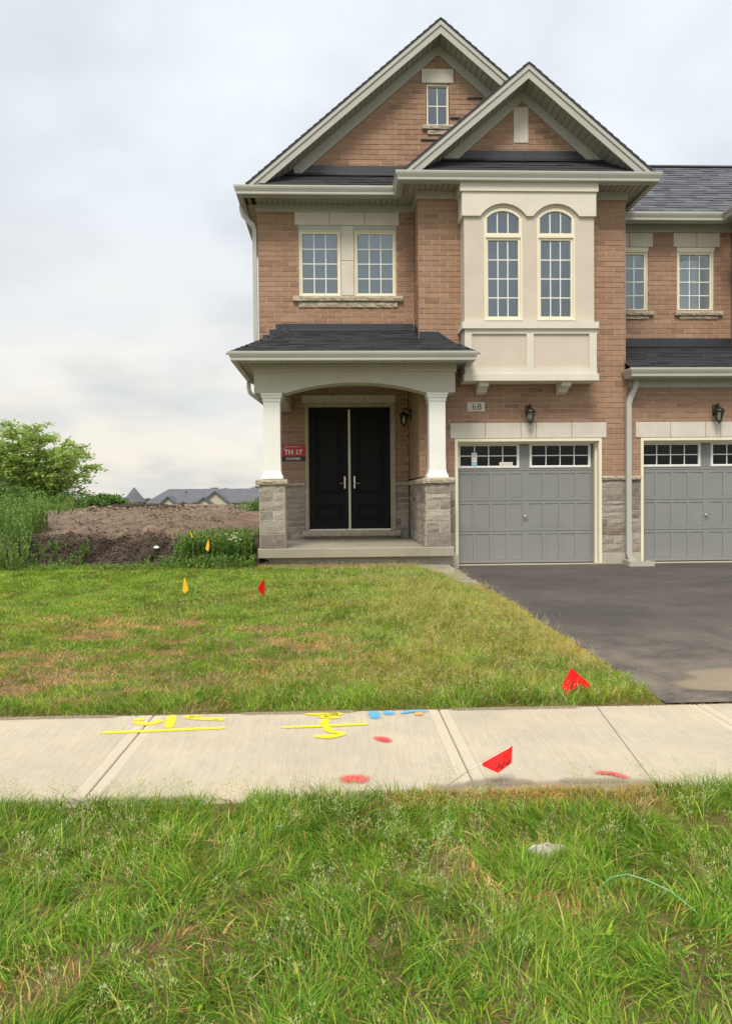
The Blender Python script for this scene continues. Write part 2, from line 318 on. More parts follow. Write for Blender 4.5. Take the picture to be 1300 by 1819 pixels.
# ------------------------------------------------------------------ mesh helpers
WORLD = {}                    # world location of every object that can be a parent
def link(o, parent, loc):
    COL.objects.link(o); WORLD[o.name] = Vector(loc)
    if parent: o.parent = parent; o.location = Vector(loc) - WORLD[parent.name]
    else: o.location = loc
    return o
def empty(name, loc, parent=None):
    o = bpy.data.objects.new(name, None); o.empty_display_size = 0.2
    return link(o, parent, loc)
def tag(o, label=None, cat=None, group=None, kind=None):
    for kx, v in (('label', label), ('category', cat), ('group', group), ('kind', kind)):
        if v: o[kx] = v
    return o
class MB:
    def __init__(s): s.v = []; s.f = []
    def poly(s, pts):
        n = len(s.v); s.v += [tuple(p) for p in pts]; s.f.append(tuple(range(n, n+len(pts)))); return s
    def box(s, x0, x1, y0, y1, z0, z1):
        n = len(s.v)
        s.v += [(x0,y0,z0),(x1,y0,z0),(x1,y1,z0),(x0,y1,z0),(x0,y0,z1),(x1,y0,z1),(x1,y1,z1),(x0,y1,z1)]
        s.f += [tuple(n+i for i in q) for q in ((0,3,2,1),(4,5,6,7),(0,1,5,4),(1,2,6,5),(2,3,7,6),(3,0,4,7))]; return s
    def cbox(s, x0, x1, y0, y1, z0, z1, c=0.008):
        """box with its eight long visible edges chamfered on the front (-Y) face and top"""
        n = len(s.v)
        s.v += [(x0,y1,z0),(x1,y1,z0),(x1,y1,z1),(x0,y1,z1), (x0,y0+c,z0),(x1,y0+c,z0),(x1,y0+c,z1),(x0,y0+c,z1),
                (x0+c,y0,z0+c),(x1-c,y0,z0+c),(x1-c,y0,z1-c),(x0+c,y0,z1-c)]
        q = [(3,2,1,0),(8,9,10,11),(4,5,9,8),(5,6,10,9),(6,7,11,10),(7,4,8,11),(0,1,5,4),(1,2,6,5),(2,3,7,6),(3,0,4,7)]
        s.f += [tuple(n+i for i in t) for t in q]; return s
    def prism(s, poly, a0, a1, axis='y'):
        """polygon given in the plane across axis, extruded a0..a1; (x,z) for y, (y,z) for x, (x,y) for z"""
        def P(u, w, a): return (u,a,w) if axis == 'y' else ((a,u,w) if axis == 'x' else (u,w,a))
        n = len(s.v); m = len(poly)
        s.v += [P(u,w,a0) for u,w in poly] + [P(u,w,a1) for u,w in poly]
        s.f.append(tuple(range(n, n+m))); s.f.append(tuple(range(n+2*m-1, n+m-1, -1)))
        for i in range(m): j = (i+1) % m; s.f.append((n+j, n+i, n+m+i, n+m+j))
        return s
    def tube(s, pts, rad, seg=8, cap=True):
        n0 = len(s.v); pts = [Vector(p) for p in pts]; m = len(pts)
        rr = rad if isinstance(rad, (list, tuple)) else [rad]*m
        ref = Vector((0.3, 0.8, 0.5)).normalized()
        for i, p in enumerate(pts):
            d = (pts[min(i+1, m-1)] - pts[max(i-1, 0)]).normalized()
            a = d.cross(ref).normalized(); b = d.cross(a)
            for q in range(seg):
                t = 2*math.pi*q/seg; s.v.append(tuple(p + (a*math.cos(t)+b*math.sin(t))*rr[i]))
        for i in range(m-1):
            for q in range(seg):
                w = (q+1) % seg; s.f.append((n0+i*seg+q, n0+i*seg+w, n0+(i+1)*seg+w, n0+(i+1)*seg+q))
        if cap:
            s.f.append(tuple(n0+q for q in range(seg-1, -1, -1))); s.f.append(tuple(n0+(m-1)*seg+q for q in range(seg)))
        return s
    def lathe(s, prof, cx, cy, seg=16, sx=1.0):
        n0 = len(s.v)
        for r, z in prof:
            for q in range(seg):
                t = 2*math.pi*(q+0.5)/seg; s.v.append((cx+r*math.cos(t), cy+r*math.sin(t), z))
        for i in range(len(prof)-1):
            for q in range(seg):
                w = (q+1) % seg; s.f.append((n0+i*seg+q, n0+i*seg+w, n0+(i+1)*seg+w, n0+(i+1)*seg+q))
        s.f.append(tuple(n0+q for q in range(seg-1, -1, -1))); s.f.append(tuple(n0+(len(prof)-1)*seg+q for q in range(seg)))
        return s
    def sweep(s, path, prof, zb):
        """profile (out, up) run along an XY path, mitred, outward on the right hand of travel"""
        n0 = len(s.v); m = len(path); p = len(prof); P = [Vector(q) for q in path]
        for i in range(m):
            ds = []
            if i > 0: ds.append((P[i]-P[i-1]).normalized())
            if i < m-1: ds.append((P[i+1]-P[i]).normalized())
            ns = [Vector((d.y, -d.x)) for d in ds]
            if len(ns) == 2:
                b = (ns[0]+ns[1]); mit = b / (1+ns[0].dot(ns[1]))
            else: mit = ns[0]
            for o, z in prof: s.v.append((P[i].x+mit.x*o, P[i].y+mit.y*o, zb+z))
        for i in range(m-1):
            for q in range(p):
                w = (q+1) % p; s.f.append((n0+i*p+q, n0+i*p+w, n0+(i+1)*p+w, n0+(i+1)*p+q))
        s.f.append(tuple(n0+q for q in range(p))); s.f.append(tuple(n0+(m-1)*p+q for q in range(p-1, -1, -1)))
        return s
    def mesh(s, name, mat, off=(0,0,0), smooth=False):
        me = bpy.data.meshes.new(name); ox, oy, oz = off
        me.from_pydata([(x-ox, y-oy, z-oz) for x,y,z in s.v], [], s.f); me.materials.append(MT[mat] if isinstance(mat, str) else mat)
        if smooth: me.polygons.foreach_set('use_smooth', [True]*len(me.polygons))
        me.update(); return me
    def build(s, name, mat, parent=None, smooth=False):
        v = np.array(s.v); lo, hi = v.min(0), v.max(0)
        loc = ((lo[0]+hi[0])/2, (lo[1]+hi[1])/2, lo[2])
        me = s.mesh(name, mat, loc, smooth)
        o = bpy.data.objects.new(name, me); return link(o, parent, loc)
def np_mesh(name, mat, V, faces, cols=None, attr='tint', smooth=False):
    """V (n,3); faces: list of (k,m) index arrays, each of one polygon size; cols (n,3)"""
    me = bpy.data.meshes.new(name); me.vertices.add(len(V)); me.vertices.foreach_set('co', np.ascontiguousarray(V, np.float32).ravel())
    tot = np.concatenate([np.full(len(f), f.shape[1], np.int32) for f in faces]); idx = np.concatenate([f.ravel() for f in faces]).astype(np.int32)
    st = np.concatenate([[0], np.cumsum(tot)[:-1]]).astype(np.int32)
    me.loops.add(len(idx)); me.polygons.add(len(tot))
    me.loops.foreach_set('vertex_index', idx); me.polygons.foreach_set('loop_start', st)
    me.polygons.foreach_set('use_smooth', np.full(len(tot), bool(smooth)))
    if cols is not None:
        a = me.color_attributes.new(attr, 'FLOAT_COLOR', 'POINT')
        a.data.foreach_set('color', np.c_[cols, np.ones(len(V))].astype(np.float32).ravel())
    me.materials.append(MT[mat]); me.update(calc_edges=True); return me
def pane(mb, mat, parent):
    """a lite is never quite true in its frame: tip it a hair so that each reflects its own bit of sky"""
    o = mb.build('pane', mat, parent); o.rotation_euler = (random.gauss(0, 0.006), 0, random.gauss(0, 0.006)); return o
def put(name, me, parent=None, loc=(0,0,0)):
    return link(bpy.data.objects.new(name, me), parent, loc)
def _hash(ix, iy, seed):
    h = (ix.astype(np.int64)*374761393 + iy.astype(np.int64)*668265263 + seed*974634777) & 0x7fffffff
    h = ((h ^ (h >> 13))*1274126177) & 0x7fffffff
    return ((h ^ (h >> 16)) & 0xffff)/65535.0
def vnoise(x, y, seed=0):
    x = np.asarray(x, float); y = np.asarray(y, float)
    ix, iy = np.floor(x), np.floor(y); fx, fy = x-ix, y-iy
    fx = fx*fx*(3-2*fx); fy = fy*fy*(3-2*fy)
    a, b, c, d = _hash(ix,iy,seed), _hash(ix+1,iy,seed), _hash(ix,iy+1,seed), _hash(ix+1,iy+1,seed)
    return (a*(1-fx)+b*fx)*(1-fy) + (c*(1-fx)+d*fx)*fy
def fbm(x, y, seed=0, oct=4):
    s = 0; a = 0.5; t = 0
    for i in range(oct): s = s + a*vnoise(x*2**i, y*2**i, seed+i*17); t += a; a *= 0.5
    return s/t
def sstep(a, b, x): t = np.clip((x-a)/(b-a), 0, 1); return t*t*(3-2*t)

# ------------------------------------------------------------------ ground heights
SW0, SW1 = 3.615, 5.115             # front and back edge of the public walk
def drive_edge(y): return 2.30 - 0.02*(y-5.1) - 0.12*sstep(9.5, 11.5, y)
def drive_z(x, y): return 0.012 + 0.20*np.clip((y-5.115)/8.2, 0, 1)
def lawn_z(x, y):
    x = np.asarray(x, float); y = np.asarray(y, float)
    t = np.clip((y-5.115)/7.4, 0, 1)
    z = -0.015 + 0.345*t + 0.05*np.sin(np.pi*t)
    dz = drive_z(x, y) - 0.01
    w = sstep(drive_edge(y)-0.9, drive_edge(y), x)
    z = z*(1-w) + dz*w
    return z + 0.02*(fbm(x*0.9, y*0.9, 5)-0.5)
def boul_z(x, y):
    x = np.asarray(x, float); y = np.asarray(y, float)
    return -0.028 + 0.022*sstep(3.2, 3.6, y) + 0.010*sstep(3.5, 3.6, y)*sstep(0.2, 0.6, x)*(1-sstep(1.5, 1.8, x)) + 0.04*(fbm(x*1.3, y*1.3, 9)-0.5)*(1-sstep(3.3, 3.6, y)) - 0.05*sstep(2.5, 0.5, y)
def mound_z(x, y):
    x = np.asarray(x, float); y = np.asarray(y, float)
    toe = 12.35 + 0.10*np.sin(x*1.7) + 0.06*(x+4)*0
    b = sstep(toe, toe+1.35, y)
    z = 0.24 + 0.52*b + 0.26*sstep(13.5, 18, y) + 0.02*sstep(18, 34, y)
    z = z + 0.13*np.exp(-(((x+8.2)/2.2)**2 + ((y-29)/3.0)**2))*(0.6+0.8*fbm(x*2, y*2, 3))
    z = z + 0.26*(fbm(x*0.9, y*0.5, 21)-0.5)*sstep(13.3, 15, y)*(1-0.5*sstep(24, 30, y))
    ln = x + 0.75*(y-12.4)*0.6
    fur = np.zeros_like(z)
    for c, w in ((-4.95, 0.10), (-4.45, 0.075), (-3.55, 0.08)):
        fur = fur + np.exp(-((x - (c + 0.42*(y-12.4)) + 0.10*(fbm(x*3, y*3, 31)-0.5))/w)**2)
    z = z - 0.45*fur*b*(1-sstep(13.9, 14.6, y))
    z = z + 0.30*(fbm(x*2.6, y*2.6, 40, 5)-0.5)*b*(1-0.5*sstep(14.5, 17, y)) + 0.15*(fbm(x*7, y*7, 44, 4)-0.5)*b*(1-0.5*sstep(14.5, 17, y))
    z = z - 5.2*sstep(40, 75, y)
    return z
def base_z(x, y):
    """the wide ground sheet: under everything, falling away behind the mound"""
    return -0.30 + 0.25*sstep(5, 12, y) - 4.2*sstep(40, 75, y)

def grid(name, mat, xs, ys, zf, keep=None, parent=None):
    X, Y = np.meshgrid(xs, ys, indexing='ij'); Z = zf(X, Y)
    V = np.c_[X.ravel(), Y.ravel(), Z.ravel()]; nx, ny = len(xs), len(ys)
    i, j = np.meshgrid(np.arange(nx-1), np.arange(ny-1), indexing='ij')
    a = (i*ny+j).ravel(); Fq = np.c_[a, a+ny, a+ny+1, a+1]
    if keep is not None:
        cxm = V[Fq].mean(1); Fq = Fq[keep(cxm[:,0], cxm[:,1])]
    return put(name, np_mesh(name, mat, V, [Fq], smooth=True), parent)
ax = np.concatenate([[-3000, -1200, -500, -200], np.linspace(-100, 100, 41), [200, 500, 1200, 3000]])
ay = np.concatenate([[-3000, -900, -250, -80, -30], np.linspace(-12, 110, 50), [200, 500, 1200, 3000]])
tag(grid('ground', 'field', ax, ay, base_z), kind='structure')
tag(grid('front_lawn', 'soil', np.linspace(-9, 2.45, 116), np.linspace(5.11, 12.9, 80), lawn_z,
         lambda x, y: x < drive_edge(y)+0.03), kind='structure')
tag(grid('boulevard_lawn', 'soil', np.linspace(-7, 9, 100), np.linspace(0.2, 3.62, 40), boul_z), kind='structure')
tag(grid('dirt_mound', 'dirt', np.concatenate([np.linspace(-30, -9, 50), np.linspace(-8.9, -1.2, 230)]),
         np.concatenate([np.linspace(12.2, 15, 110), np.linspace(15.1, 40, 190), np.linspace(41, 76, 20)]), mound_z), kind='structure')
dg = grid('driveway', 'asphalt', np.concatenate([[0], np.linspace(0.1, 7.0, 40)]), np.linspace(5.118, 13.6, 60),
          lambda x, y: drive_z(x, y))
# shear the drive's left edge to its line and roughen it
co = np.empty(len(dg.data.vertices)*3, np.float32); dg.data.vertices.foreach_get('co', co); co = co.reshape(-1, 3)
e = drive_edge(co[:,1]); edge = co[:,0] < 0.01
co[:,0] += e; co[edge,0] += 0.05*(fbm(co[edge,1]*5, co[edge,1]*0+2, 8)-0.5)
dg.data.vertices.foreach_set('co', co.ravel()); dg.data.update(); tag(dg, kind='structure')
rd = MB().box(-60, 60, -9.5, -0.9, -0.4, -0.16); tag(rd.build('road', 'asphalt'), kind='structure')
kb = MB().box(-60, 60, -0.9, -0.72, -0.4, -0.03); tag(kb.build('kerb', 'found'), kind='structure')

# public walk: slabs with open joints, spray marks on top
walk = MB().box(-24, 24, SW0+0.02, SW1-0.02, -0.16, -0.016).build('sidewalk', 'paver'); tag(walk, kind='structure')
cuts = [-24, -19.1, -17.2, -15.2, -13.2, -11.2, -9.2, -7.2, -5.25, -3.25, -1.28, 0.69, 2.52, 4.45, 6.4, 8.4, 10.4, 12.4, 14.4, 16.4, 24]
def slab_mesh(x0, x1):
    g = 0.0035; c = 0.006; n = MB()
    a = [(x0+g, SW0), (x1-g, SW0), (x1-g, SW1), (x0+g, SW1)]
    b = [(x0+g+c, SW0+c), (x1-g-c, SW0+c), (x1-g-c, SW1-c), (x0+g+c, SW1-c)]
    n.v = [(x,y,-0.12) for x,y in a] + [(x,y,-c) for x,y in a] + [(x,y,0) for x,y in b]
    n.f = [(0,1,5,4),(1,2,6,5),(2,3,7,6),(3,0,4,7),(4,5,9,8),(5,6,10,9),(6,7,11,10),(7,4,8,11),(8,9,10,11)]
    return n
for a, b in zip(cuts[:-1], cuts[1:]):
    slab_mesh(a, b).build('slab', 'walk', walk)
saw = MB(); saw.poly([(1.803,5.11,0.003),(1.600,3.62,0.003),(1.604,3.62,0.003),(1.808,5.11,0.003)]); saw.build('saw_cut', 'crumb', walk)

def stroke_mesh(strokes):
    V = []; C = []; Fq = []
    for pts, w in strokes:
        P = np.array(pts, float); out = [P[0]]
        for p, q in zip(P[:-1], P[1:]):
            n = max(2, int(np.hypot(*(q-p))/0.02))
            out += [p+(q-p)*t for t in np.linspace(0, 1, n+1)[1:]]
        P = np.array(out)
        for _ in range(1): P[1:-1] = (P[:-2]+2*P[1:-1]+P[2:])/4
        d = np.gradient(P, axis=0); d /= np.linalg.norm(d, axis=1)[:,None]+1e-9; nrm = np.c_[-d[:,1], d[:,0]]
        ww = w*(0.85+0.3*vnoise(P[:,0]*23, P[:,1]*23, 3)); ends = np.ones(len(P)); ends[0] = ends[-1] = 0.0
        if len(P) > 5: ends[1] = ends[-2] = 0.55; ends[2] = ends[-3] = 0.85
        b0 = len(V)
        for i in range(len(P)):
            for s_, c_ in ((-1.3, 0), (-0.8, 0.5), (-0.34, 1), (0.34, 1), (0.8, 0.5), (1.3, 0)):
                q = P[i]+nrm[i]*s_*ww[i]*0.80*(0.55+0.45*ends[i]); V.append((q[0], q[1], 0.0)); C.append([c_*ends[i]]*3)
        for i in range(len(P)-1):
            for j in range(5): a = b0+i*6+j; Fq.append((a, a+1, a+7, a+6))
    return np.array(V), np.array(Fq), np.array(C)
_pz = [0.004]
def paint(strokes, mat):
    V, Fq, C = stroke_mesh(strokes); V[:,2] = _pz[0]; _pz[0] += 0.0004
    loc = (V[:,0].mean(), V[:,1].mean(), 0); 
    return put('paint_mark', np_mesh('paint_mark', mat, V-np.array(loc), [Fq], C, 'cover'), walk, loc)
paint([([(-1.545,4.737),(-1.168,4.758),(-0.715,4.791)], 0.039)], 'p_yellow')
paint([([(-1.39,4.970),(-1.348,5.006),(-1.30,5.012)], 0.048), ([(-1.385,4.975),(-1.316,4.915),(-1.253,4.90),(-1.205,4.955),(-1.269,4.990)], 0.054)], 'p_yellow')
paint([([(-1.151,5.11),(-1.128,4.944),(-1.103,4.778)], 0.057)], 'p_yellow')
paint([([(-0.93,5.065),(-1.048,5.035),(-0.923,4.985),(-0.785,4.975),(-0.829,4.912)], 0.044)], 'p_yellow')
paint([([(-0.40,4.764),(-0.102,4.779),(0.21,4.805)], 0.035)], 'p_yellow')
paint([([(-0.275,5.07),(-0.164,5.045),(0.012,5.039),(-0.133,4.979),(0.022,4.944)], 0.047)], 'p_yellow')
paint([([(-0.095,4.958),(-0.102,4.831),(-0.073,4.687),(-0.029,4.634),(0.023,4.605),(-0.063,4.556),(-0.185,4.579)], 0.048)], 'p_yellow')
paint([([(0.228,5.105),(0.234,5.02),(0.238,4.89)], 0.061)], 'p_blue')
paint([([(0.318,5.105),(0.335,5.03),(0.345,4.97)], 0.065)], 'p_blue')
paint([([(0.40,5.0),(0.47,5.05),(0.53,5.07),(0.58,5.05),(0.63,5.07)], 0.043)], 'p_blue')
paint([([(0.50,5.0),(0.58,4.998)], 0.065)], 'p_orange')
paint([([(0.19,4.54),(0.252,4.504),(0.312,4.42)], 0.054)], 'p_red')
paint([([(-0.02,3.857),(0.068,3.866),(0.17,3.848)], 0.084)], 'p_red')
paint([([(1.34,3.875),(1.441,3.859),(1.52,3.77)], 0.039)], 'p_red')

for q_ in ([([(0.42,3.70),(0.70,3.715),(1.0,3.705),(1.30,3.715),(1.66,3.70)], 0.095)], [([(0.62,3.755),(0.85,3.775),(1.02,3.76)], 0.07)], [([(1.12,3.77),(1.35,3.755),(1.5,3.765)], 0.06)],
           [([(-0.2,3.665),(0.1,3.67),(0.45,3.665)], 0.05)], [([(-2.0,3.66),(-1.5,3.665),(-0.7,3.66)], 0.04)],
           [([(-2.4,5.075),(-1.9,5.08),(-1.5,5.075)], 0.03)], [([(-0.7,5.08),(-0.3,5.075),(0.12,5.08)], 0.03)], [([(0.75,5.08),(1.3,5.08),(1.7,5.075)], 0.025)]):
    paint(q_, 'p_soil')
# a shallow muddy puddle on the low corner of the drive
def blob(cx, cy, rx, ry, n, seed, z):
    pts = []
    for i in range(n):
        t = 2*math.pi*i/n; r = 0.78+0.44*float(vnoise(np.array(3*math.cos(t)+9), np.array(3*math.sin(t)+9), seed))
        x, y = cx+rx*r*math.cos(t), cy+ry*r*math.sin(t); pts.append((x, y, z(x, y)))
    return pts
def puddle():
    o_ = np.array(blob(3.45, 5.60, 0.95, 0.46, 48, 2, lambda x, y: 0.0)); c = np.array([3.5, 5.55, 0.0]); V = [c]; C = [[1.0]*3]; Fq = []; Ft = []
    for r_, cv in ((0.5, 1.0), (0.82, 0.9), (1.0, 0.0)):
        V += list(c+(o_-c)*r_); C += [[cv]*3]*48
    V = np.array(V); V[:,2] = drive_z(V[:,0], V[:,1])+0.004; V[:,1] = np.maximum(V[:,1], 5.13)
    for i in range(48):
        j = (i+1) % 48; Ft.append((0, 1+i, 1+j))
        for q in range(2): a = 1+q*48; Fq.append((a+i, a+48+i, a+48+j, a+j))
    loc = (3.5, 5.55, 0.0)
    put('puddle', np_mesh('puddle', 'puddle', V-np.array(loc), [np.array(Fq), np.array(Ft)], np.array(C, float), 'cover'), dg, loc)
puddle()

# paver strip in front of the porch, bending down to the drive
path = MB().box(-1.1, 1.9, 12.05, 12.66, 0.1, 0.285).build('path', 'found'); tag(path, kind='structure')
for r_ in range(2):
    x = -1.1 - 0.18*r_
    while x < 1.75:
        w = 0.40
        m_ = MB().box(max(x, -1.1)+0.004, min(x+w, 1.85)-0.004, 12.06+0.30*r_+0.003, 12.06+0.30*(r_+1)-0.003, 0.20, 0.318-0.012*max(0, x)+random.uniform(-0.004, 0.004))
        m_.build('paver', 'paver', path); x += w
for i in range(5):
    y1 = 12.9 - i*0.42; y0 = y1-0.41
    z = float(drive_z(2, (y0+y1)/2))+0.035
    cxp = float(drive_edge(np.array((y0+y1)/2)))-0.13
    MB().box(cxp-0.19, cxp+0.12, y0, y1, z-0.12, z+random.uniform(-0.004, 0.004)).build('paver', 'paver', path)

# ------------------------------------------------------------------ masonry
BRICKS = {}        # owner name -> list of (wall part, kind, u0, u1, z0, z1, plane)
PITCH, BLEN, JT = 0.0945, 0.288, 0.0125
def subtract(iv, holes):
    out = [iv]
    for h0, h1 in holes:
        nx = []
        for a, b in out:
            if h1 <= a or h0 >= b: nx.append((a, b)); continue
            if h0 > a: nx.append((a, h0))
            if h1 < b: nx.append((h1, b))
        out = nx
    return [q for q in out if q[1]-q[0] > 0.012]
def brick_wall(owner, plane, z0, z1, span, holes=(), facing='y', zref=1.82, phase=0.0):
    """span(z) -> (u0, u1); facing 'y' looks to -Y, facing 'x' looks to -X. Mortar strips become the wall part, bricks are collected"""
    mo = MB(); rows = []
    i0 = math.floor((z0-zref)/PITCH); i1 = math.ceil((z1-zref)/PITCH)
    for i in range(i0, i1):
        a = max(z0, zref+i*PITCH); b = min(z1, zref+(i+1)*PITCH)
        if b-a < 0.012: continue
        zm = (a+b)/2; u0, u1 = span(zm)
        if u1-u0 < 0.03: continue
        cutz = sorted({a, b, *[h for ho in holes for h in ho[2:4] if a < h < b]})
        for za, zb in zip(cutz[:-1], cutz[1:]):
            hs = [(h[0], h[1]) for h in holes if h[2] < (za+zb)/2 < h[3]]
            for p, q in subtract((u0, u1), hs):
                if facing == 'y': mo.poly([(p, plane+0.009, za), (q, plane+0.009, za), (q, plane+0.009, zb), (p, plane+0.009, zb)])
                else: mo.poly([(plane+0.009, q, za), (plane+0.009, p, za), (plane+0.009, p, zb), (plane+0.009, q, zb)])
        best = None                            # the bricks of a course use the tallest clear band of it
        hs = [(h[0], h[1]) for h in holes if h[2] < b-0.02 and h[3] > a+0.02]
        off = (BLEN/2 if i % 2 else 0.0) + phase + random.uniform(-0.006, 0.006)
        for p, q in subtract((u0, u1), hs):
            u = math.floor((p-off)/BLEN)*BLEN+off
            while u < q:
                s0, s1 = max(u, p), min(u+BLEN, q)
                if s1-s0 > 0.03: rows.append((s0+JT/2, s1-JT/2, a+JT/2, b-JT/2))
                u += BLEN
        # slivers beside a hole that only covers part of the course
        part = [(h[0], h[1], h[2], h[3]) for h in holes if (a+0.02 < h[2] < b-0.02) or (a+0.02 < h[3] < b-0.02)]
        for h in part:
            za, zb = (a, h[2]) if a+0.02 < h[2] < b-0.02 else (h[3], b)
            p, q = max(h[0], u0), min(h[1], u1); u = math.floor((p-off)/BLEN)*BLEN+off
            while u < q:
                s0, s1 = max(u, p), min(u+BLEN, q)
                if s1-s0 > 0.03 and zb-za > 0.03: rows.append((s0+JT/2, s1-JT/2, za+JT/2, zb-JT/2))
                u += BLEN
    w = mo.build('wall', 'mortar', owner)
    BRICKS.setdefault(owner.name, []).extend((w, facing, *r, plane) for r in rows)
    return w
def unit_brick():
    w, h, d, c = 0.5, 0.5, 0.045, 0.0
    n = MB(); cx_, cz_ = 0.012, 0.035
    n.v = [(-w,d,-h),(w,d,-h),(w,d,h),(-w,d,h),(-w,0.004,-h),(w,0.004,-h),(w,0.004,h),(-w,0.004,h),
           (-w+cx_,0,-h+cz_),(w-cx_,0,-h+cz_),(w-cx_,0,h-cz_),(-w+cx_,0,h-cz_)]
    n.f = [(8,9,10,11),(4,5,9,8),(5,6,10,9),(6,7,11,10),(7,4,8,11),(0,1,5,4),(1,2,6,5),(2,3,7,6),(3,0,4,7)]
    return n
def lay_bricks(owner, limit):
    me = unit_brick().mesh('brick', 'brick'); ub = unit_brick()
    UV = np.array(ub.v)
    def visible_size(r):
        w, fac, u0, u1, z0, z1, pl = r
        y = pl if fac == 'y' else (u0+u1)/2
        x = (u0+u1)/2 if fac == 'y' else pl
        px = 600 + x*1314/y
        if px > 1310: return 0
        return (u1-u0)*(z1-z0)/y**2*(1.0 if fac == 'y' else 0.05)
    rows = sorted(BRICKS[owner.name], key=visible_size, reverse=True)
    nv = min(limit, sum(visible_size(r) > 0 for r in rows)); big, rest = rows[:nv], rows[nv:]
    for w, fac, u0, u1, z0, z1, pl in big:
        o = bpy.data.objects.new('brick', me); j = random.uniform(-0.0025, 0.0025)
        c = ((u0+u1)/2, pl+j, (z0+z1)/2) if fac == 'y' else (pl+j, (u0+u1)/2, (z0+z1)/2)
        link(o, w, c); o.scale = (u1-u0, 1, z1-z0)
        if fac == 'x': o.rotation_euler = (0, 0, -math.pi/2)
    if rest:
        V = []; Fq = []
        for w, fac, u0, u1, z0, z1, pl in rest:
            j = random.uniform(-0.0025, 0.0025); n = len(V)*12
            P = UV*np.array([u1-u0, 1, z1-z0])
            if fac == 'y': P = P+np.array([(u0+u1)/2, pl+j, (z0+z1)/2])
            else: P = np.c_[P[:,1], -P[:,0], P[:,2]]+np.array([pl+j, (u0+u1)/2, (z0+z1)/2])
            V.append(P); Fq.append(np.array(ub.f)+n)
        loc = WORLD[owner.name]
        o = put('brickwork', np_mesh('brickwork', 'brick', np.concatenate(V)-np.array(loc), [np.concatenate(Fq)]), owner, loc)
        tag(o, kind='stuff')
def stone_panel(owner, plane, u0, u1, z0, z1, facing='y', seed=1):
    """coursed ashlar of uneven blocks with a rough face, each block its own piece"""
    rs = random.Random(seed); g = 0.017
    mo = MB()
    if facing == 'y': mo.poly([(u0,plane+0.012,z0),(u1,plane+0.012,z0),(u1,plane+0.012,z1),(u0,plane+0.012,z1)])
    else: mo.poly([(plane+0.012,u1,z0),(plane+0.012,u0,z0),(plane+0.012,u0,z1),(plane+0.012,u1,z1)])
    w = mo.build('stone_wall', 'stone_mortar', owner)
    cells = []; z = z0
    while z < z1-0.02:
        h = rs.choice([0.11, 0.155, 0.2, 0.25, 0.155]); 
        if z1-(z+h) < 0.09: h = z1-z
        u = u0
        while u < u1-0.02:
            l = rs.choice([0.12, 0.24, 0.32, 0.4, 0.48])
            if u1-(u+l) < 0.10: l = u1-u
            if h > 0.19 and l > 0.2 and rs.random() < 0.45:
                s_ = rs.uniform(0.4, 0.6)*h; cells += [(u, u+l, z, z+s_), (u, u+l, z+s_, z+h)]
            else: cells.append((u, u+l, z, z+h))
            u += l
        z += h
    for a, b, c, d in cells:
        n = MB(); nx, nz = 4, 3; a += g/2; b -= g/2; c += g/2; d -= g/2
        P = []
        for i in range(nx):
            for j in range(nz):
                uu = a+(b-a)*i/(nx-1); vv = c+(d-c)*j/(nz-1)
                edge = i in (0, nx-1) or j in (0, nz-1)
                o_ = 0.004+rs.uniform(-0.003, 0.003) if edge else -rs.uniform(0.002, 0.013)
                if edge: uu += rs.uniform(-0.004, 0.004); vv += rs.uniform(-0.004, 0.004)
                P.append((uu, o_, vv))
        def T(p): return (p[0], plane+p[1], p[2]) if facing == 'y' else (plane+p[1], p[0], p[2])
        n.v = [T(p) for p in P]
        for i in range(nx-1):
            for j in range(nz-1):
                q = (i*nz+j, (i+1)*nz+j, (i+1)*nz+j+1, i*nz+j+1); n.f.append(q if facing == 'y' else q[::-1])
        rim = [i*nz for i in range(nx)] + [(nx-1)*nz+j for j in range(1, nz)] + [i*nz+nz-1 for i in range(nx-2, -1, -1)] + [j for j in range(nz-2, 0, -1)]
        b0 = len(n.v); n.v += [T((P[i][0], 0.03, P[i][2])) for i in rim]
        for t in range(len(rim)):
            s_ = (t+1) % len(rim); n.f.append((rim[t], b0+t, b0+s_, rim[s_]) if facing == 'y' else (rim[s_], b0+s_, b0+t, rim[t]))
        n.build('stone', 'stone', w)
    return w
def rough_bar(x0, x1, y0, y1, z0, z1, seed=0, joints=()):
    """rock-faced sill: uneven front face"""
    rs = random.Random(seed); n = MB(); N_ = max(6, int((x1-x0)/0.05))
    prof = ((y1, z1), (y0+0.012, z1), (y0, z1-0.012), (y0-0.004, (z0+z1)/2), (y0+0.004, z0+0.008), (y0+0.014, z0), (y1, z0))
    for i in range(N_+1):
        x = x0+(x1-x0)*i/N_
        for q, (yy, zz) in enumerate(prof):
            j = rs.uniform(-0.007, 0.009) if 2 <= q <= 4 else (rs.uniform(-0.003, 0.003) if q in (1, 5) else 0)
            n.v.append((x, yy+j, zz+(j*0.4 if q in (1, 2, 4, 5) else 0)))
    p = len(prof)
    for i in range(N_):
        for q in range(p): w = (q+1) % p; n.f.append((i*p+q, (i+1)*p+q, (i+1)*p+w, i*p+w))
    n.f.append(tuple(range(p))); n.f.append(tuple(N_*p+q for q in range(p-1, -1, -1)))
    return n
def lintel(owner, xs, y0, y1, z0, z1):
    w = MB().box(xs[0]+0.01, xs[-1]-0.01, y0+0.02, y1, z0+0.006, z1-0.006).build('lintel', 'mortar', owner)
    for a, b in zip(xs[:-1], xs[1:]):
        MB().cbox(a+0.005, b-0.005, y0, y1-0.005, z0, z1, 0.006).build('stone_block', 'cast', w)
    return w

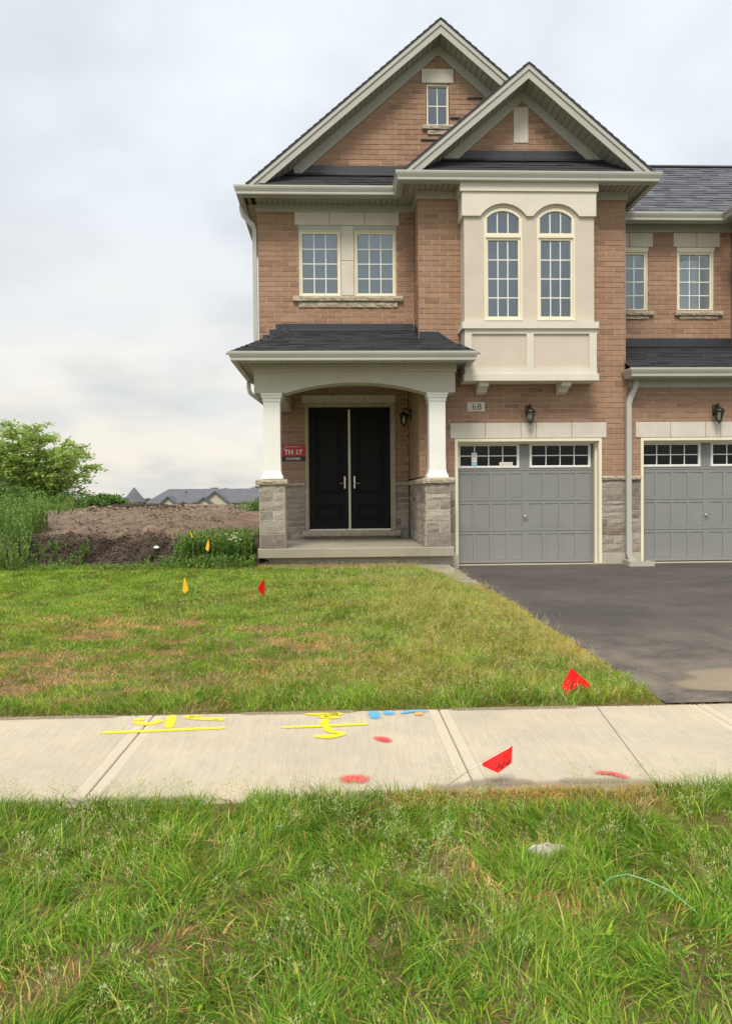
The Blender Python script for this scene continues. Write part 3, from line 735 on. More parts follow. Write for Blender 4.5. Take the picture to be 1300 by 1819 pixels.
# ------------------------------------------------------------------ windows
def window(owner, x0, x1, z0, z1, y, cols, rows, fw=0.065, dep=0.07, backing='blind', curtain=False):
    """the frame is the part; lites, bars and blind are its pieces. y is the wall face"""
    f = MB(); ya = y+0.035
    o_ = 0.024      # outer brick mould, then the sash set back
    for (a, b, c, d) in ((x0, x0+o_, z0, z1), (x1-o_, x1, z0, z1), (x0+o_, x1-o_, z1-o_, z1), (x0+o_, x1-o_, z0, z0+o_)):
        f.box(a, b, ya-0.015, ya+dep+0.15, c, d)
    for (a, b, c, d) in ((x0+o_, x0+fw, z0+o_, z1-o_), (x1-fw, x1-o_, z0+o_, z1-o_), (x0+fw, x1-fw, z1-fw, z1-o_), (x0+fw, x1-fw, z0+o_, z0+fw)):
        f.cbox(a, b, ya+0.008, ya+dep+0.149, c, d, 0.006)
    w = f.build('window', 'cream', owner)
    gx0, gx1, gz0, gz1 = x0+fw, x1-fw, z0+fw, z1-fw; gy = ya+0.035
    mb = MB(); t = 0.009
    for i in range(1, cols): xm = gx0+(gx1-gx0)*i/cols; mb.box(xm-t, xm+t, gy-0.008, gy+0.008, gz0, gz1)
    for j in range(1, rows):
        zm = gz0+(gz1-gz0)*j/rows
        for i in range(cols):
            a = gx0+(gx1-gx0)*i/cols+(t if i else 0); b = gx0+(gx1-gx0)*(i+1)/cols-(t if i < cols-1 else 0)
            mb.box(a, b, gy-0.007, gy+0.007, zm-t, zm+t)
    mb.build('muntin', 'muntin', w)
    for i in range(cols):
        for j in range(rows):
            a = gx0+(gx1-gx0)*i/cols; b = gx0+(gx1-gx0)*(i+1)/cols; c = gz0+(gz1-gz0)*j/rows; d = gz0+(gz1-gz0)*(j+1)/rows
            pane(MB().box(a+t, b-t, gy-0.002, gy+0.002, c+t, d-t), 'glass', w)
    if curtain:
        bk = MB().box(x0, x1, ya+0.32, ya+0.33, z0, z1); bk.build('blind', 'room', w)
        cu = MB(); N_ = 40; xa, xb = gx0-0.02, gx0+(gx1-gx0)*0.68
        top = lambda u: gz1-0.09-0.10*max(0, 1-u*2.2)**2-(0.05*(u-0.8) if u > 0.8 else 0)
        for i in range(N_):
            u0_, u1_ = i/N_, (i+1)/N_
            p = lambda u: (xa+(xb-xa)*u, ya+0.075+0.022*math.sin(u*34)+0.008*math.sin(u*71))
            a, b = p(u0_), p(u1_); cu.poly([(a[0],a[1],gz0-0.03),(b[0],b[1],gz0-0.03),(b[0],b[1],top(u1_)),(a[0],a[1],top(u0_))])
        cu.build('curtain', 'curtain', w, True)
    else: MB().box(x0+0.01, x1-0.01, ya+0.14, ya+0.145, z0+0.01, z1-0.01).build('blind', backing, w)
    return w

# ------------------------------------------------------------------ roofs and eaves
def shingle_plane(owner, quad, joined=True, expo=0.14, tab=0.30, seed=3, part='roof', mat='shingle'):
    """quad: eave-left, eave-right, top-right, top-left (planar). Overlapping tabs with butt edges, cut to the plane's outline"""
    rs = random.Random(seed); A, B, C_, D = [Vector(p) for p in quad]
    ux = (B-A).normalized(); nrm = ux.cross(D-A).normalized(); up = nrm.cross(ux).normalized()
    if nrm.z < 0: nrm = -nrm
    L2 = lambda p: (Vector(p)-A).dot(up); X2 = lambda p: (Vector(p)-A).dot(ux)
    H = max(L2(C_), L2(D)); bed = MB().poly([A-nrm*0.01, B-nrm*0.01, C_-nrm*0.01, D-nrm*0.01])
    w = bed.build(part, mat, owner)
    rows = []; s_ = -0.015; r_ = 0
    while s_ < H-0.01:
        e_ = min(s_+expo+0.02, H); t0 = max(0, s_)/H; t1 = min(1, (s_+expo)/H)
        tm = (t0+t1)/2
        xl = X2(A)+(X2(D)-X2(A))*tm; xr = X2(B)+(X2(C_)-X2(B))*tm
        x = xl - rs.uniform(0, tab)
        while x < xr:
            l = tab*rs.uniform(0.55, 1.25); a, b = max(x, xl), min(x+l, xr)
            if b-a > 0.015: rows.append((a, b, s_, e_, rs.choice([0.010, 0.013, 0.018])))
            x += l
        s_ += expo; r_ += 1
    def geo(n, a, b, s0, s1, th):
        P = lambda x, s, h: tuple(A+ux*x+up*s+nrm*h)
        v0 = len(n.v); n.v += [P(a,s0,0.0),P(b,s0,0.0),P(a,s0,th),P(b,s0,th),P(a,s1,0.002),P(b,s1,0.002)]
        n.f += [(v0,v0+1,v0+3,v0+2),(v0+2,v0+3,v0+5,v0+4),(v0,v0+2,v0+4),(v0+1,v0+5,v0+3)]
    if joined:
        n = MB()
        for r in rows: geo(n, *r)
        o = n.build('shingles', mat, w); tag(o, kind='stuff')
    else:
        for r in rows[:300]:
            n = MB(); geo(n, r[0]+0.002, r[1]-0.002, *r[2:]); n.build('shingle', 'shingle', w)
    return w
def soffit_boards(owner, x0, x1, y0, y1, z, pitch=0.10):
    n = MB(); x = x0
    while x < x1-0.01:
        b = min(x+pitch, x1); n.box(x+0.008, b-0.008, y0, y1, z, z+0.02); x += pitch
    n.box(x0, x1, y0, y1, z+0.019, z+0.03)
    return n.build('soffit', 'soffit', owner)
GUT = [(0.0,0.0),(0.085,0.0),(0.092,0.012),(0.092,0.045),(0.104,0.066),(0.122,0.100),(0.130,0.125),(0.130,0.152),(0.119,0.152),(0.112,0.128),(0.0,0.128)]
FAS = [(0.0,-0.022),(0.0,0.14),(-0.022,0.14),(-0.022,-0.022)]
def eave(owner, path, z):
    MB().sweep(path, FAS, z).build('fascia', 'trim', owner)
    return MB().sweep(path, GUT, z).build('gutter', 'gutter', owner)
def chevron(cx, za, xl, zl, xr, zr, h):
    return [(xl, zl), (cx, za), (xr, zr), (xr, zr-h), (cx, za-h), (xl, zl-h)]
def gable_trim(owner, cx, za, xl, xr, slope, yf, yw, ywin=None):
    """rake fascia in two steps, boarded rake soffit, frieze on the wall, stepped shingle edge; za = ridge top"""
    zl, zr = za-slope*(cx-xl), za-slope*(xr-cx)
    MB().prism(chevron(cx, za-0.012, xl, zl-0.012, xr, zr-0.012, 0.09), yf-0.022, yf+0.01).build('rake_fascia', 'gutter', owner)
    MB().prism(chevron(cx, za-0.1025, xl, zl-0.1025, xr, zr-0.1025, 0.145), yf, yf+0.022).build('rake_fascia', 'trim', owner)
    # boards of the rake soffit run from the fascia to the wall
    n = MB(); zs = 0.225
    for s_, x_end in ((-1, xl), (1, xr)):
        Ln = abs(x_end-cx); d = 0.02
        while d < Ln-0.02:
            a, b = d+0.009, min(d+0.088, Ln)
            xa, xb = cx+s_*a, cx+s_*b; z0_, z1_ = za-zs-slope*a, za-zs-slope*b
            poly = [(xa, z0_), (xb, z1_), (xb, z1_+0.02), (xa, z0_+0.02)]
            n.prism(poly if s_ > 0 else poly[::-1], yf+0.023, yw-0.002); d += 0.096
    n.prism(chevron(cx, za-zs+0.045, xl, zl-zs+0.045, xr, zr-zs+0.045, 0.03), yf+0.023, yw+0.06)
    n.build('soffit', 'soffit', owner)
    # roof slab with the butt ends of the courses showing along the rake
    top = []
    for s_, x_end in ((-1, xl), (1, xr)):
        Ln = abs(x_end-cx)+0.02; c_ = int(Ln/0.11); pts = []
        for i in range(c_+1):
            d = Ln*i/c_; zt = za+0.022-slope*d
            if i: pts.append((cx+s_*d, zt+0.016))
            pts.append((cx+s_*d, zt))
        top.append(pts)
    outline = top[0][::-1] + top[1][1:] + [(xr+0.02, zr-0.018-slope*0.02), (cx, za-0.012), (xl-0.02, zl-0.018-slope*0.02)]
    return outline

# ================================================================== the house
G, LW, DW = 13.30, 13.95, 15.30       # garage wall, upper left wall, entrance wall
house = empty('brick_house', (1.9, 13.3, 0.2))
tag(house, 'two-storey brown brick house with twin gables, arched porch and number 68', 'house')
# garage block, front
GH = [(2.12, 4.80, 0.0, 2.505), (2.03, 4.89, 2.505, 2.795)]      # opening and its lintel
brick_wall(house, G, 1.82, 6.97, lambda z: (1.48, 5.25),
           GH + [(2.26, 4.52, 3.48, 6.97)])
brick_wall(house, 1.48, 1.82, 3.75, lambda z: (G, DW), facing='x')          # porch side of the garage block
brick_wall(house, 1.48, 4.2, 6.97, lambda z: (G, LW), facing='x')            # upper return
lw = brick_wall(house, LW, 4.30, 7.0, lambda z: (-1.44, 1.48),
           [(-0.76, 1.205, 6.55, 6.835), (-0.68, 1.14, 5.235, 6.55), (-0.80, 1.26, 5.132, 5.235), (-0.69, 1.155, 5.02, 5.132)])
brick_wall(house, DW, 1.78, 3.75, lambda z: (-1.44, 1.47), [(-0.66, 1.20, 0, 3.41), (-0.73, 1.22, 3.41, 3.58)])
# gables
GS = 0.848
brick_wall(house, LW, 7.55, 9.80, lambda z: (max(-0.75, 1.95-(9.86-z)/GS), min(4.4, 1.95+(9.86-z)/GS)),
           [(1.63, 2.25, 9.20, 9.47), (1.72, 2.16, 8.42, 9.20), (1.64, 2.24, 8.33, 8.42)])
brick_wall(house, G, 7.55, 8.56, lambda z: (3.37-(8.60-z)/GS, 3.37+(8.60-z)/GS), [(3.21, 3.48, 7.80, 8.44)])
# solid masses behind the brick skins
MB().box(1.52, 5.24, G+0.75, 24, 0.1, 6.97).build('core', 'dark', house)
MB().box(-1.38, 1.50, LW+0.55, 24, 3.80, 6.97).build('core', 'dark', house)
MB().box(-1.38, 1.50, DW+0.3, 24, 0.1, 3.79).build('core', 'dark', house)
MB().box(-1.44, -1.40, LW+0.01, 24, 3.80, 6.97).build('side_wall', 'brick', house)
MB().box(-1.44, -1.40, DW+0.01, 24, 0.1, 3.79).build('side_wall', 'brick', house)

# --- upper left windows
window(house, -0.68, 0.10, 5.24, 6.475, LW, 3, 4)
window(house, 0.355, 1.135, 5.24, 6.475, LW, 3, 4)
lintel(house, [-0.76, -0.105, 0.55, 1.205], LW-0.018, LW+0.11, 6.555, 6.83)
mul = MB().box(0.11, 0.345, LW+0.02, LW+0.2, 5.25, 6.55).build('window_mullion', 'mortar', house)
for a, b in ((5.25, 5.90), (5.90, 6.55)): MB().cbox(0.108, 0.347, LW-0.004, LW+0.1, a+0.003, b-0.003, 0.005).build('stone_block', 'cast', mul)
MB().box(-0.70, 1.16, LW+0.005, LW+0.03, 6.475, 6.555).build('window_head', 'trim', house)
for a, b, s in ((-0.80, 0.09, 1), (0.09, 0.37, 2), (0.37, 1.26, 3)): rough_bar(a+0.002, b-0.002, LW-0.07, LW+0.06, 5.135, 5.23, s).build('sill', 'sill', house)
for a, b, s in ((-0.69, 0.22, 4), (0.22, 1.155, 5)): rough_bar(a+0.002, b-0.002, LW-0.03, LW+0.06, 5.025, 5.128, s).build('sill', 'sill', house)
# --- attic window
window(house, 1.735, 2.145, 8.43, 9.19, LW, 2, 2, 0.036, 0.05, 'room')
lintel(house, [1.635, 2.245], LW-0.018, LW+0.1, 9.205, 9.465)
rough_bar(1.645, 2.24, LW-0.06, LW+0.06, 8.335, 8.415, 6).build('sill', 'sill', house)
rough_bar(1.745, 2.15, LW-0.03, LW+0.04, 8.245, 8.330, 7).build('sill', 'sill', house)
MB().cbox(3.212, 3.478, G-0.014, G+0.06, 7.80, 8.44, 0.006).build('stone_panel', 'cast', house)
for a, b, z in ((2.50, 2.78, 8.92), (2.17, 2.36, 8.55), (1.62, 1.93, 8.14)):   # stepped counter-flashing tucked in the joints
    MB().box(a, b, LW-0.03, LW+0.01, z, z+0.018).build('step_flashing', 'flash', house)

# --- main eaves
up_path = [(-1.67, 24), (-1.67, LW-0.46), (1.17, LW-0.46), (1.17, G-0.46), (5.54, G-0.46), (5.54, 24)]
ZE = 6.905
eave(house, up_path, ZE)
ZS = 6.925
soffit_boards(house, -1.645, 1.17, LW-0.435, LW-0.002, ZS)
soffit_boards(house, 1.195, 5.515, G-0.435, G-0.002, ZS)
MB().box(1.195, 1.478, G-0.001, LW-0.437, ZS, ZS+0.02).build('soffit', 'soffit', house)
MB().box(1.172, 1.478, LW-0.435, LW-0.002, ZS+0.004, ZS+0.022).build('soffit', 'soffit', house)
n = MB(); y = LW-0.43
n2_ = MB()
while y < 20: n.box(-1.645, -1.442, y+0.004, y+0.096, ZS, ZS+0.02); n2_.box(5.252, 5.515, y+0.004, y+0.096, ZS, ZS+0.02); y += 0.1
n.box(-1.645, -1.442, LW-0.43, 20, ZS+0.012, ZS+0.03); n2_.box(5.252, 5.515, LW-0.43, 20, ZS+0.012, ZS+0.03)
n.build('soffit', 'soffit', house); n2_.build('soffit', 'soffit', house)
MB().box(5.252, 5.515, G, LW-0.44, ZS, ZS+0.02).build('soffit', 'soffit', house)
FZ = 0.135
MB().box(-1.47, 1.45, LW-0.035, LW-0.001, ZS-FZ, ZS-0.001).build('frieze_board', 'trim', house)
MB().box(1.445, 1.477, G-0.034, LW-0.037, ZS-FZ, ZS-0.001).build('frieze_board', 'trim', house)
MB().box(1.479, 5.28, G-0.036, G-0.001, ZS-FZ, ZS-0.001).build('frieze_board', 'trim', house)
MB().box(5.252, 5.284, G+0.001, 24, ZS-FZ, ZS-0.001).build('frieze_board', 'trim', house)
# --- gables: big one over the whole front, small one over the garage block
BX, BZ, BF = 1.95, 10.13, 13.55
SX, SZ, SF = 3.37, 8.94, 12.83
ob = gable_trim(house, BX, BZ, -1.585, 5.48, GS, BF, LW)
os_ = gable_trim(house, SX, SZ, 1.22, 5.50, GS, SF, G)
MB().prism(ob, BF-0.035, 24).build('roof', 'shingle', house)
MB().prism(os_, SF-0.035, 17.4).build('roof', 'shingle', house)
def frieze_chev(cx, za, half, y, h):
    return MB().prism([(cx-half, za-GS*half), (cx, za), (cx+half, za-GS*half), (cx+half-0.06, za-GS*half-h), (cx, za-h), (cx-half+0.06, za-GS*half-h)], y-0.03, y-0.001)
frieze_chev(BX, 9.905, 2.72, LW, 0.185).build('frieze_board', 'trim', house)
frieze_chev(SX, 8.715, 1.44, G, 0.185).build('frieze_board', 'trim', house)
# --- shingled aprons below the gables and their flashing
shingle_plane(house, [(-1.50, LW-0.52, 7.045), (1.10, LW-0.52, 7.045), (1.10, LW-0.01, 7.475), (-1.05, LW-0.01, 7.475)], seed=4)
shingle_plane(house, [(1.30, G-0.52, 7.045), (5.42, G-0.52, 7.045), (4.95, G-0.01, 7.475), (1.80, G-0.01, 7.475)], seed=5)
MB().box(1.06, 1.10, G-0.5, LW-0.5, 7.04, 7.06).build('flashing', 'flash', house)
for x0, x1, y, jn in ((-1.0, 1.9, LW, 0.6), (1.9, 4.85, G, 3.42)):
    for a, b in ((x0, jn), (jn, x1)):
        MB().prism([(y-0.012, 7.66), (y-0.016, 7.52), (y-0.10, 7.445), (y-0.095, 7.44), (y-0.004, 7.50), (y-0.002, 7.66)], a+0.001, b-0.001, 'x').build('flashing', 'flash', house)
MB().prism([(-1.2, 6.97), (5.1, 6.97), (5.1, 7.2), (BX, 9.85), (-1.2, 7.2)], LW+0.26, LW+0.30).build('core', 'dark', house)
MB().prism([(1.55, 6.97), (5.2, 6.97), (5.2, 7.1), (SX, 8.58), (1.55, 7.1)], G+0.10, G+0.14).build('core', 'dark', house)

# --- bay window of stucco hung on the garage block
BY = 12.90
bay = MB().box(2.24, 4.53, BY, G+0.1, 4.50, 6.40)
# the body is built as jambs round two window openings
bay = MB()
W1, W2 = (2.59, 3.26), (3.52, 4.19); ZB, ZSP, ZT = 4.54, 6.33, 6.50
for a, b in ((2.24, W1[0]), (W1[1], W2[0]), (W2[1], 4.53)): bay.box(a, b, BY, BY+0.12, 4.50, 6.70)
for a, b in (W1, W2): bay.box(a, b, BY, BY+0.12, 4.50, ZB); pass
bay.box(2.24, 2.36, BY+0.12, G+0.02, 4.50, 6.70); bay.box(4.41, 4.53, BY+0.12, G+0.02, 4.50, 6.70)
bayo = bay.build('bay_window', 'stucco', house)
MB().box(2.37, 4.40, BY+0.30, BY+0.32, 4.45, 6.7).build('blind', 'blind', bayo)
def arc(x0, x1, zs, zt, n=14):
    c = (x0+x1)/2; h = zt-zs; w = (x1-x0)/2; r = (w*w+h*h)/(2*h); zc = zt-r; a0 = math.asin(w/r)
    return [(c+r*math.sin(-a0+2*a0*i/n), zc+r*math.cos(-a0+2*a0*i/n)) for i in range(n+1)]
for a, b in (W1, W2): MB().prism([(a, 6.70)] + arc(a, b, ZSP+0.004, ZT+0.004) + [(b, 6.70)], BY+0.001, BY+0.119).build('spandrel', 'stucco', bayo)
# frieze with the arched hoods
low = 6.34; pts = [(2.20, 6.755), (2.20, low)]
for a, b in (W1, W2): pts += arc(a-0.07, b+0.07, low, 6.555)
pts += [(4.555, low), (4.555, 6.755)]
MB().prism(pts, BY-0.045, BY-0.001).build('frieze', 'stucco_trim', bayo)
for xa, xb in ((2.20, 2.238), (4.532, 4.555)): MB().box(xa, xb, BY, G-0.01, low, 6.755).build('frieze', 'stucco_trim', bayo)
MB().box(2.165, 4.585, BY-0.075, G-0.012, 6.757, 6.92).build('cornice', 'stucco_trim', bayo)
MB().box(2.185, 4.585, BY-0.085, G-0.012, 4.385, 4.499).build('sill', 'stucco_trim', bayo)
MB().box(2.262, 4.538, BY-0.008, G-0.012, 3.60, 4.384).build('panel', 'stucco', bayo)
for a, b, c, d in ((2.245, 2.36, 3.695, 4.30), (3.32, 3.445, 3.695, 4.30), (4.43, 4.56, 3.695, 4.30), (2.235, 4.57, 4.30, 4.384), (2.24, 4.565, 3.60, 3.695)):
    MB().box(a, b, BY-0.040, BY-0.0085, c, d).build('panel_rail', 'stucco_trim', bayo)
MB().box(2.235, 2.2615, BY-0.0405, G-0.013, 3.60, 4.384).build('panel_rail', 'stucco_trim', bayo)
MB().box(2.215, 4.59, BY-0.07, G-0.011, 3.48, 3.599).build('base', 'stucco_trim', bayo)
for cx_ in (2.585, 4.045):
    pr = [(BY+0.02, 3.479), (BY+0.03, 3.40)] + [(BY+0.03+0.22*math.sin(t), 3.30+0.10*math.cos(t)) for t in (0.2, 0.6, 1.0, 1.35)] + [(G-0.002, 3.29), (G-0.002, 3.479)]
    MB().prism(pr, cx_-0.085, cx_+0.085, 'x').build('bracket', 'stucco_trim', bayo)
for wx0, wx1 in (W1, W2):
    fw = 0.055; t = 0.009
    # arched light
    oa = arc(wx0, wx1, ZSP, ZT); ia = arc(wx0+fw, wx1-fw, ZSP-0.005, ZT-fw)
    zb0, zb1 = 6.015, 6.06
    fr = MB()
    ring = [(wx0, zb0)] + oa + [(wx1, zb0), (wx1-fw, zb1)] + ia[::-1] + [(wx0+fw, zb1)]
    for i in range(len(oa)-1):
        fr.prism([oa[i], oa[i+1], ia[i+1], ia[i]], BY+0.01, BY+0.10)
    fr.box(wx0, wx0+fw, BY+0.01, BY+0.10, zb0, ZSP); fr.box(wx1-fw, wx1, BY+0.01, BY+0.10, zb0, ZSP)
    fr.box(wx0+fw, wx1-fw, BY+0.01, BY+0.10, zb0, zb1)
    # lower sash
    z0, z1 = ZB, 6.005
    for a, b, c, d in ((wx0, wx0+0.03, z0, z1), (wx1-0.03, wx1, z0, z1), (wx0+0.03, wx1-0.03, z1-0.03, z1), (wx0+0.03, wx1-0.03, z0, z0+0.03)): fr.box(a, b, BY-0.012, BY+0.10, c, d)
    fi = 0.072
    for a, b, c, d in ((wx0+0.03, wx0+fi, z0+0.03, z1-0.03), (wx1-fi, wx1-0.03, z0+0.03, z1-0.03), (wx0+fi, wx1-fi, z1-fi, z1-0.03), (wx0+fi, wx1-fi, z0+0.03, z0+fi)): fr.cbox(a, b, BY+0.012, BY+0.10, c, d, 0.005)
    fr.build('frame', 'cream', bayo)
    gy = BY+0.045; mb = MB(); gx0, gx1 = wx0+fw, wx1-fw
    za = lambda x: max(zz for zz in [ZT-fw-((x-(wx0+wx1)/2)/((gx1-gx0)/2))**2*(ZT-fw-ZSP+0.005)])
    for i in (1, 2):
        xm = gx0+(gx1-gx0)*i/3; mb.box(xm-t, xm+t, gy-0.008, gy+0.008, zb1, za(xm)-0.002)
    hx0, hx1, hz0, hz1 = wx0+fi, wx1-fi, z0+fi, z1-fi
    for i in (1, 2): xm = hx0+(hx1-hx0)*i/3; mb.box(xm-t, xm+t, gy-0.008, gy+0.008, hz0, hz1)
    for j in (1, 2, 3):
        zm = hz0+(hz1-hz0)*j/4
        for i in range(3):
            a = hx0+(hx1-hx0)*i/3+(t if i else 0); b = hx0+(hx1-hx0)*(i+1)/3-(t if i < 2 else 0)
            mb.box(a, b, gy-0.007, gy+0.007, zm-t, zm+t)
    mb.build('muntin', 'muntin', bayo)
    for i in range(3):
        a, b = gx0+(gx1-gx0)*i/3+t, gx0+(gx1-gx0)*(i+1)/3-t
        pane(MB().prism([(a, zb1), (b, zb1)]+[(a+(b-a)*q/5, za(a+(b-a)*q/5)) for q in range(5, -1, -1)], gy-0.002, gy+0.002), 'glass', bayo)
        for j in range(4):
            a2, b2 = hx0+(hx1-hx0)*i/3+t, hx0+(hx1-hx0)*(i+1)/3-t
            pane(MB().box(a2, b2, gy-0.002, gy+0.002, hz0+(hz1-hz0)*j/4+t, hz0+(hz1-hz0)*(j+1)/4-t), 'glass', bayo)

# --- garage door, used for both houses
def garage(owner, x0, x1, zt, zg, lint, stickers):
    """x0..x1 outer casing; lint = lintel joints"""
    yd = G+0.23; cas = MB()
    for a, b in ((x0, x0+0.05), (x1-0.05, x1)): cas.box(a, b, G-0.018, G+0.012, zg+0.005, zt)
    cas.box(x0+0.05, x1-0.05, G-0.018, G+0.012, zt-0.05, zt)
    for a, b in ((x0+0.045, x0+0.055), (x1-0.055, x1-0.045)): cas.box(a, b, G+0.012, yd+0.04, zg+0.005, zt-0.045)
    for a, b in ((x0+0.055, x0+0.075), (x1-0.085, x1-0.055)): cas.box(a, b, G+0.10, yd-0.04, zg+0.005, zt-0.05)
    cas.box(x0+0.055, x1-0.055, G+0.012, yd+0.04, zt-0.055, zt-0.045); cas.box(x0+0.075, x1-0.085, G+0.11, yd-0.04, zt-0.085, zt-0.055)
    cas.build('garage_frame', 'cream', owner)
    lintel(owner, lint, G-0.02, G+0.10, zt+0.005, zt+0.285)
    dx0, dx1 = x0+0.055, x1-0.055; dz0 = zg+0.015
    zb = [dz0, dz0+0.585, dz0+1.145, dz0+1.70, zt-0.05]
    d = MB()
    d.box(dx0, dx1, yd+0.025, yd+0.03, dz0, zb[3])
    d.box(dx0, dx1, yd+0.105, yd+0.11, zb[3], zb[4])
    half = (dx0+dx1)/2; cells = []
    for s in range(3):
        z0, z1 = zb[s]+0.004, zb[s+1]-0.004
        d.box(dx0, dx1, yd, yd+0.0249, z0, z0+0.055); d.box(dx0, dx1, yd, yd+0.0249, z1-0.05, z1)
        edges = [dx0+0.025]
        for grp in range(2):
            a = dx0+0.03 if grp == 0 else half+0.035; b = half-0.035 if grp == 0 else dx1-0.03
            for q in range(4): cells.append((a+(b-a)*q/4, a+(b-a)*(q+1)/4, z0+0.055, z1-0.05))
        xs = sorted({round(c[0], 4) for c in cells} | {round(c[1], 4) for c in cells})
        prev = dx0
        for grp in range(2):
            a = dx0+0.03 if grp == 0 else half+0.035; b = half-0.035 if grp == 0 else dx1-0.03
            for q in range(5):
                c = a+(b-a)*q/4
                l_, r_ = c-0.026, c+0.026
                if q == 0: l_ = dx0 if grp == 0 else half
                if q == 4: r_ = half if grp == 0 else dx1
                d.box(l_, r_, yd+0.0002*q, yd+0.0248, z0+0.055, z1-0.05)
    z0, z1 = zb[3]+0.004, zb[4]
    wins = [(dx0+0.035, half-0.115), (half+0.075, dx1-0.07)]
    d.box(dx0, dx1, yd, yd+0.0249, z0, z0+0.052); d.box(dx0, dx1, yd, yd+0.0249, z1-0.03, z1)
    for l_, r_ in ((dx0, wins[0][0]+0.01), (wins[0][1]-0.01, wins[1][0]+0.01), (wins[1][1]-0.01, dx1)): d.box(l_, r_, yd, yd+0.0249, z0+0.052, z1-0.03)
    for l_, r_ in ((half-0.06, half-0.03), (half-0.015, half+0.02)): d.box(l_, r_, yd-0.006, yd-0.0001, z0+0.05, z1-0.03)
    door = d.build('garage_door', 'garage', owner)
    for a, b, c, e_ in cells:
        MB().cbox(a+0.0255, b-0.0255, yd+0.009, yd+0.0247, c-0.0005, e_+0.0005, 0.004).build('panel', 'garage', door)
    for wi, (wa, wb) in enumerate(wins):
        c0, c1 = z0+0.045, z1-0.022; f_ = 0.045
        fr = MB()
        for a, b, c, e_ in ((wa, wa+f_, c0, c1), (wb-f_, wb, c0, c1), (wa+f_, wb-f_, c1-f_, c1), (wa+f_, wb-f_, c0, c0+f_)): fr.cbox(a, b, yd-0.018, yd+0.03, c, e_, 0.008)
        gx0, gx1, gz0, gz1 = wa+f_, wb-f_, c0+f_, c1-f_; t = 0.008
        for i in (1, 2, 3): xm = gx0+(gx1-gx0)*i/4; fr.box(xm-t, xm+t, yd-0.010, yd+0.01, gz0, gz1)
        zm = (gz0+gz1)/2
        for i in range(4): fr.box(gx0+(gx1-gx0)*i/4+(t if i else 0), gx0+(gx1-gx0)*(i+1)/4-(t if i < 3 else 0), yd-0.009, yd+0.009, zm-t, zm+t)
        fr.build('window_frame', 'white', door)
        for i in range(4):
            for j in range(2):
                pane(MB().box(gx0+(gx1-gx0)*i/4+t, gx0+(gx1-gx0)*(i+1)/4-t, yd+0.004, yd+0.007, gz0+(gz1-gz0)*j/2+t, gz0+(gz1-gz0)*(j+1)/2-t), 'garage_glass', door)
        MB().box(wa+0.02, wb-0.02, yd+0.10, yd+0.104, c0+0.02, c1-0.02).build('backing', 'dark', door)
    hx = half-0.012; hz = zb[1]+0.27
    h = MB().lathe([(0.022, 0), (0.022, 0.012)], 0, 0, 12)
    h.v = [(hx+x, yd-0.002-z_, hz+y_) for x, y_, z_ in h.v]
    h.tube([(hx-0.045, yd-0.05, hz), (hx, yd-0.055, hz+0.004), (hx+0.05, yd-0.05, hz+0.002)], [0.008, 0.011, 0.007], 8).tube([(hx, yd, hz), (hx, yd-0.05, hz)], 0.008, 8)
    h.build('handle', 'steel', door, True)
    MB().box(dx0, dx1, yd+0.002, yd+0.03, zg-0.0, dz0).build('weather_seal', 'iron', door)
    if stickers:
        MB().box(dx0+0.285, dx0+0.385, yd-0.022, yd-0.0185, z0+0.16, z0+0.33).build('sticker', 'sign_white', door)
        MB().box(dx0+0.285, dx0+0.385, yd-0.022, yd-0.0186, z0+0.085, z0+0.159).build('sticker', 'sticker_blue', door)
        for q, zq in enumerate((0.29, 0.26, 0.235, 0.21)): MB().box(dx0+0.305, dx0+0.36-0.012*(q % 2), yd-0.0225, yd-0.0221, z0+zq, z0+zq+0.008).build('sticker_print', 'sticker_blue', door)
        MB().box(dx0+0.80, dx0+1.045, yd-0.022, yd-0.0185, z0+0.085, z0+0.155).build('sticker', 'sign_white', door)
        for xq, wq in ((0.83, 0.06), (0.90, 0.02), (0.93, 0.07), (1.02, 0.018)): MB().box(dx0+xq, dx0+xq+wq, yd-0.0225, yd-0.0221, z0+0.115, z0+0.125).build('sticker_print', 'sign_red', door)
    MB().box(x0+0.01, x1-0.01, G-0.01, yd+0.1, zg-0.1, zg).build('garage_threshold', 'found', owner)
    return door
garage(house, 2.12, 4.80, 2.505, 0.215, [2.03, 2.67, 3.32, 3.60, 4.25, 4.89], True)
# --- stone base of the garage block
stone_panel(house, G, 1.93, 2.118, 0.42, 1.74, seed=2)
stone_panel(house, G, 4.802, 5.25, 0.42, 1.74, seed=3)
for a, b, s in ((1.90, 2.117, 21), (4.803, 5.25, 22)): rough_bar(a, b, G-0.045, G+0.05, 1.742, 1.818, s).build('stone_cap', 'sill', house)
MB().box(4.802, 5.25, G-0.012, G+0.12, 0.0, 0.418).build('foundation', 'found', house)
# --- porch
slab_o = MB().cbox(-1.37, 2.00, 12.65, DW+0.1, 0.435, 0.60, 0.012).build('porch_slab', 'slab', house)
MB().box(-1.25, 1.95, 12.80, DW, 0.05, 0.434).build('foundation', 'found', house)
MB().box(1.55, 2.119, 12.92, G+0.05, 0.05, 0.433).build('foundation', 'found', house)
stone_panel(house, 12.70, -1.34, -0.90, 0.60, 1.70, seed=11)
stone_panel(house, 12.70, 1.52, 1.94, 0.60, 1.70, seed=12)
stone_panel(house, 1.49, 12.705, DW, 0.60, 1.70, 'x', seed=13)
stone_panel(house, DW, -1.44, -0.66, 0.60, 1.70, seed=14)
stone_panel(house, DW, 1.20, 1.475, 0.60, 1.70, seed=15)
MB().box(-1.335, -0.905, 12.715, 13.14, 0.60, 1.70).build('pier', 'stone_mortar', house)
MB().box(1.52, 1.935, 12.715, DW-0.01, 0.60, 1.70).build('pier', 'stone_mortar', house)
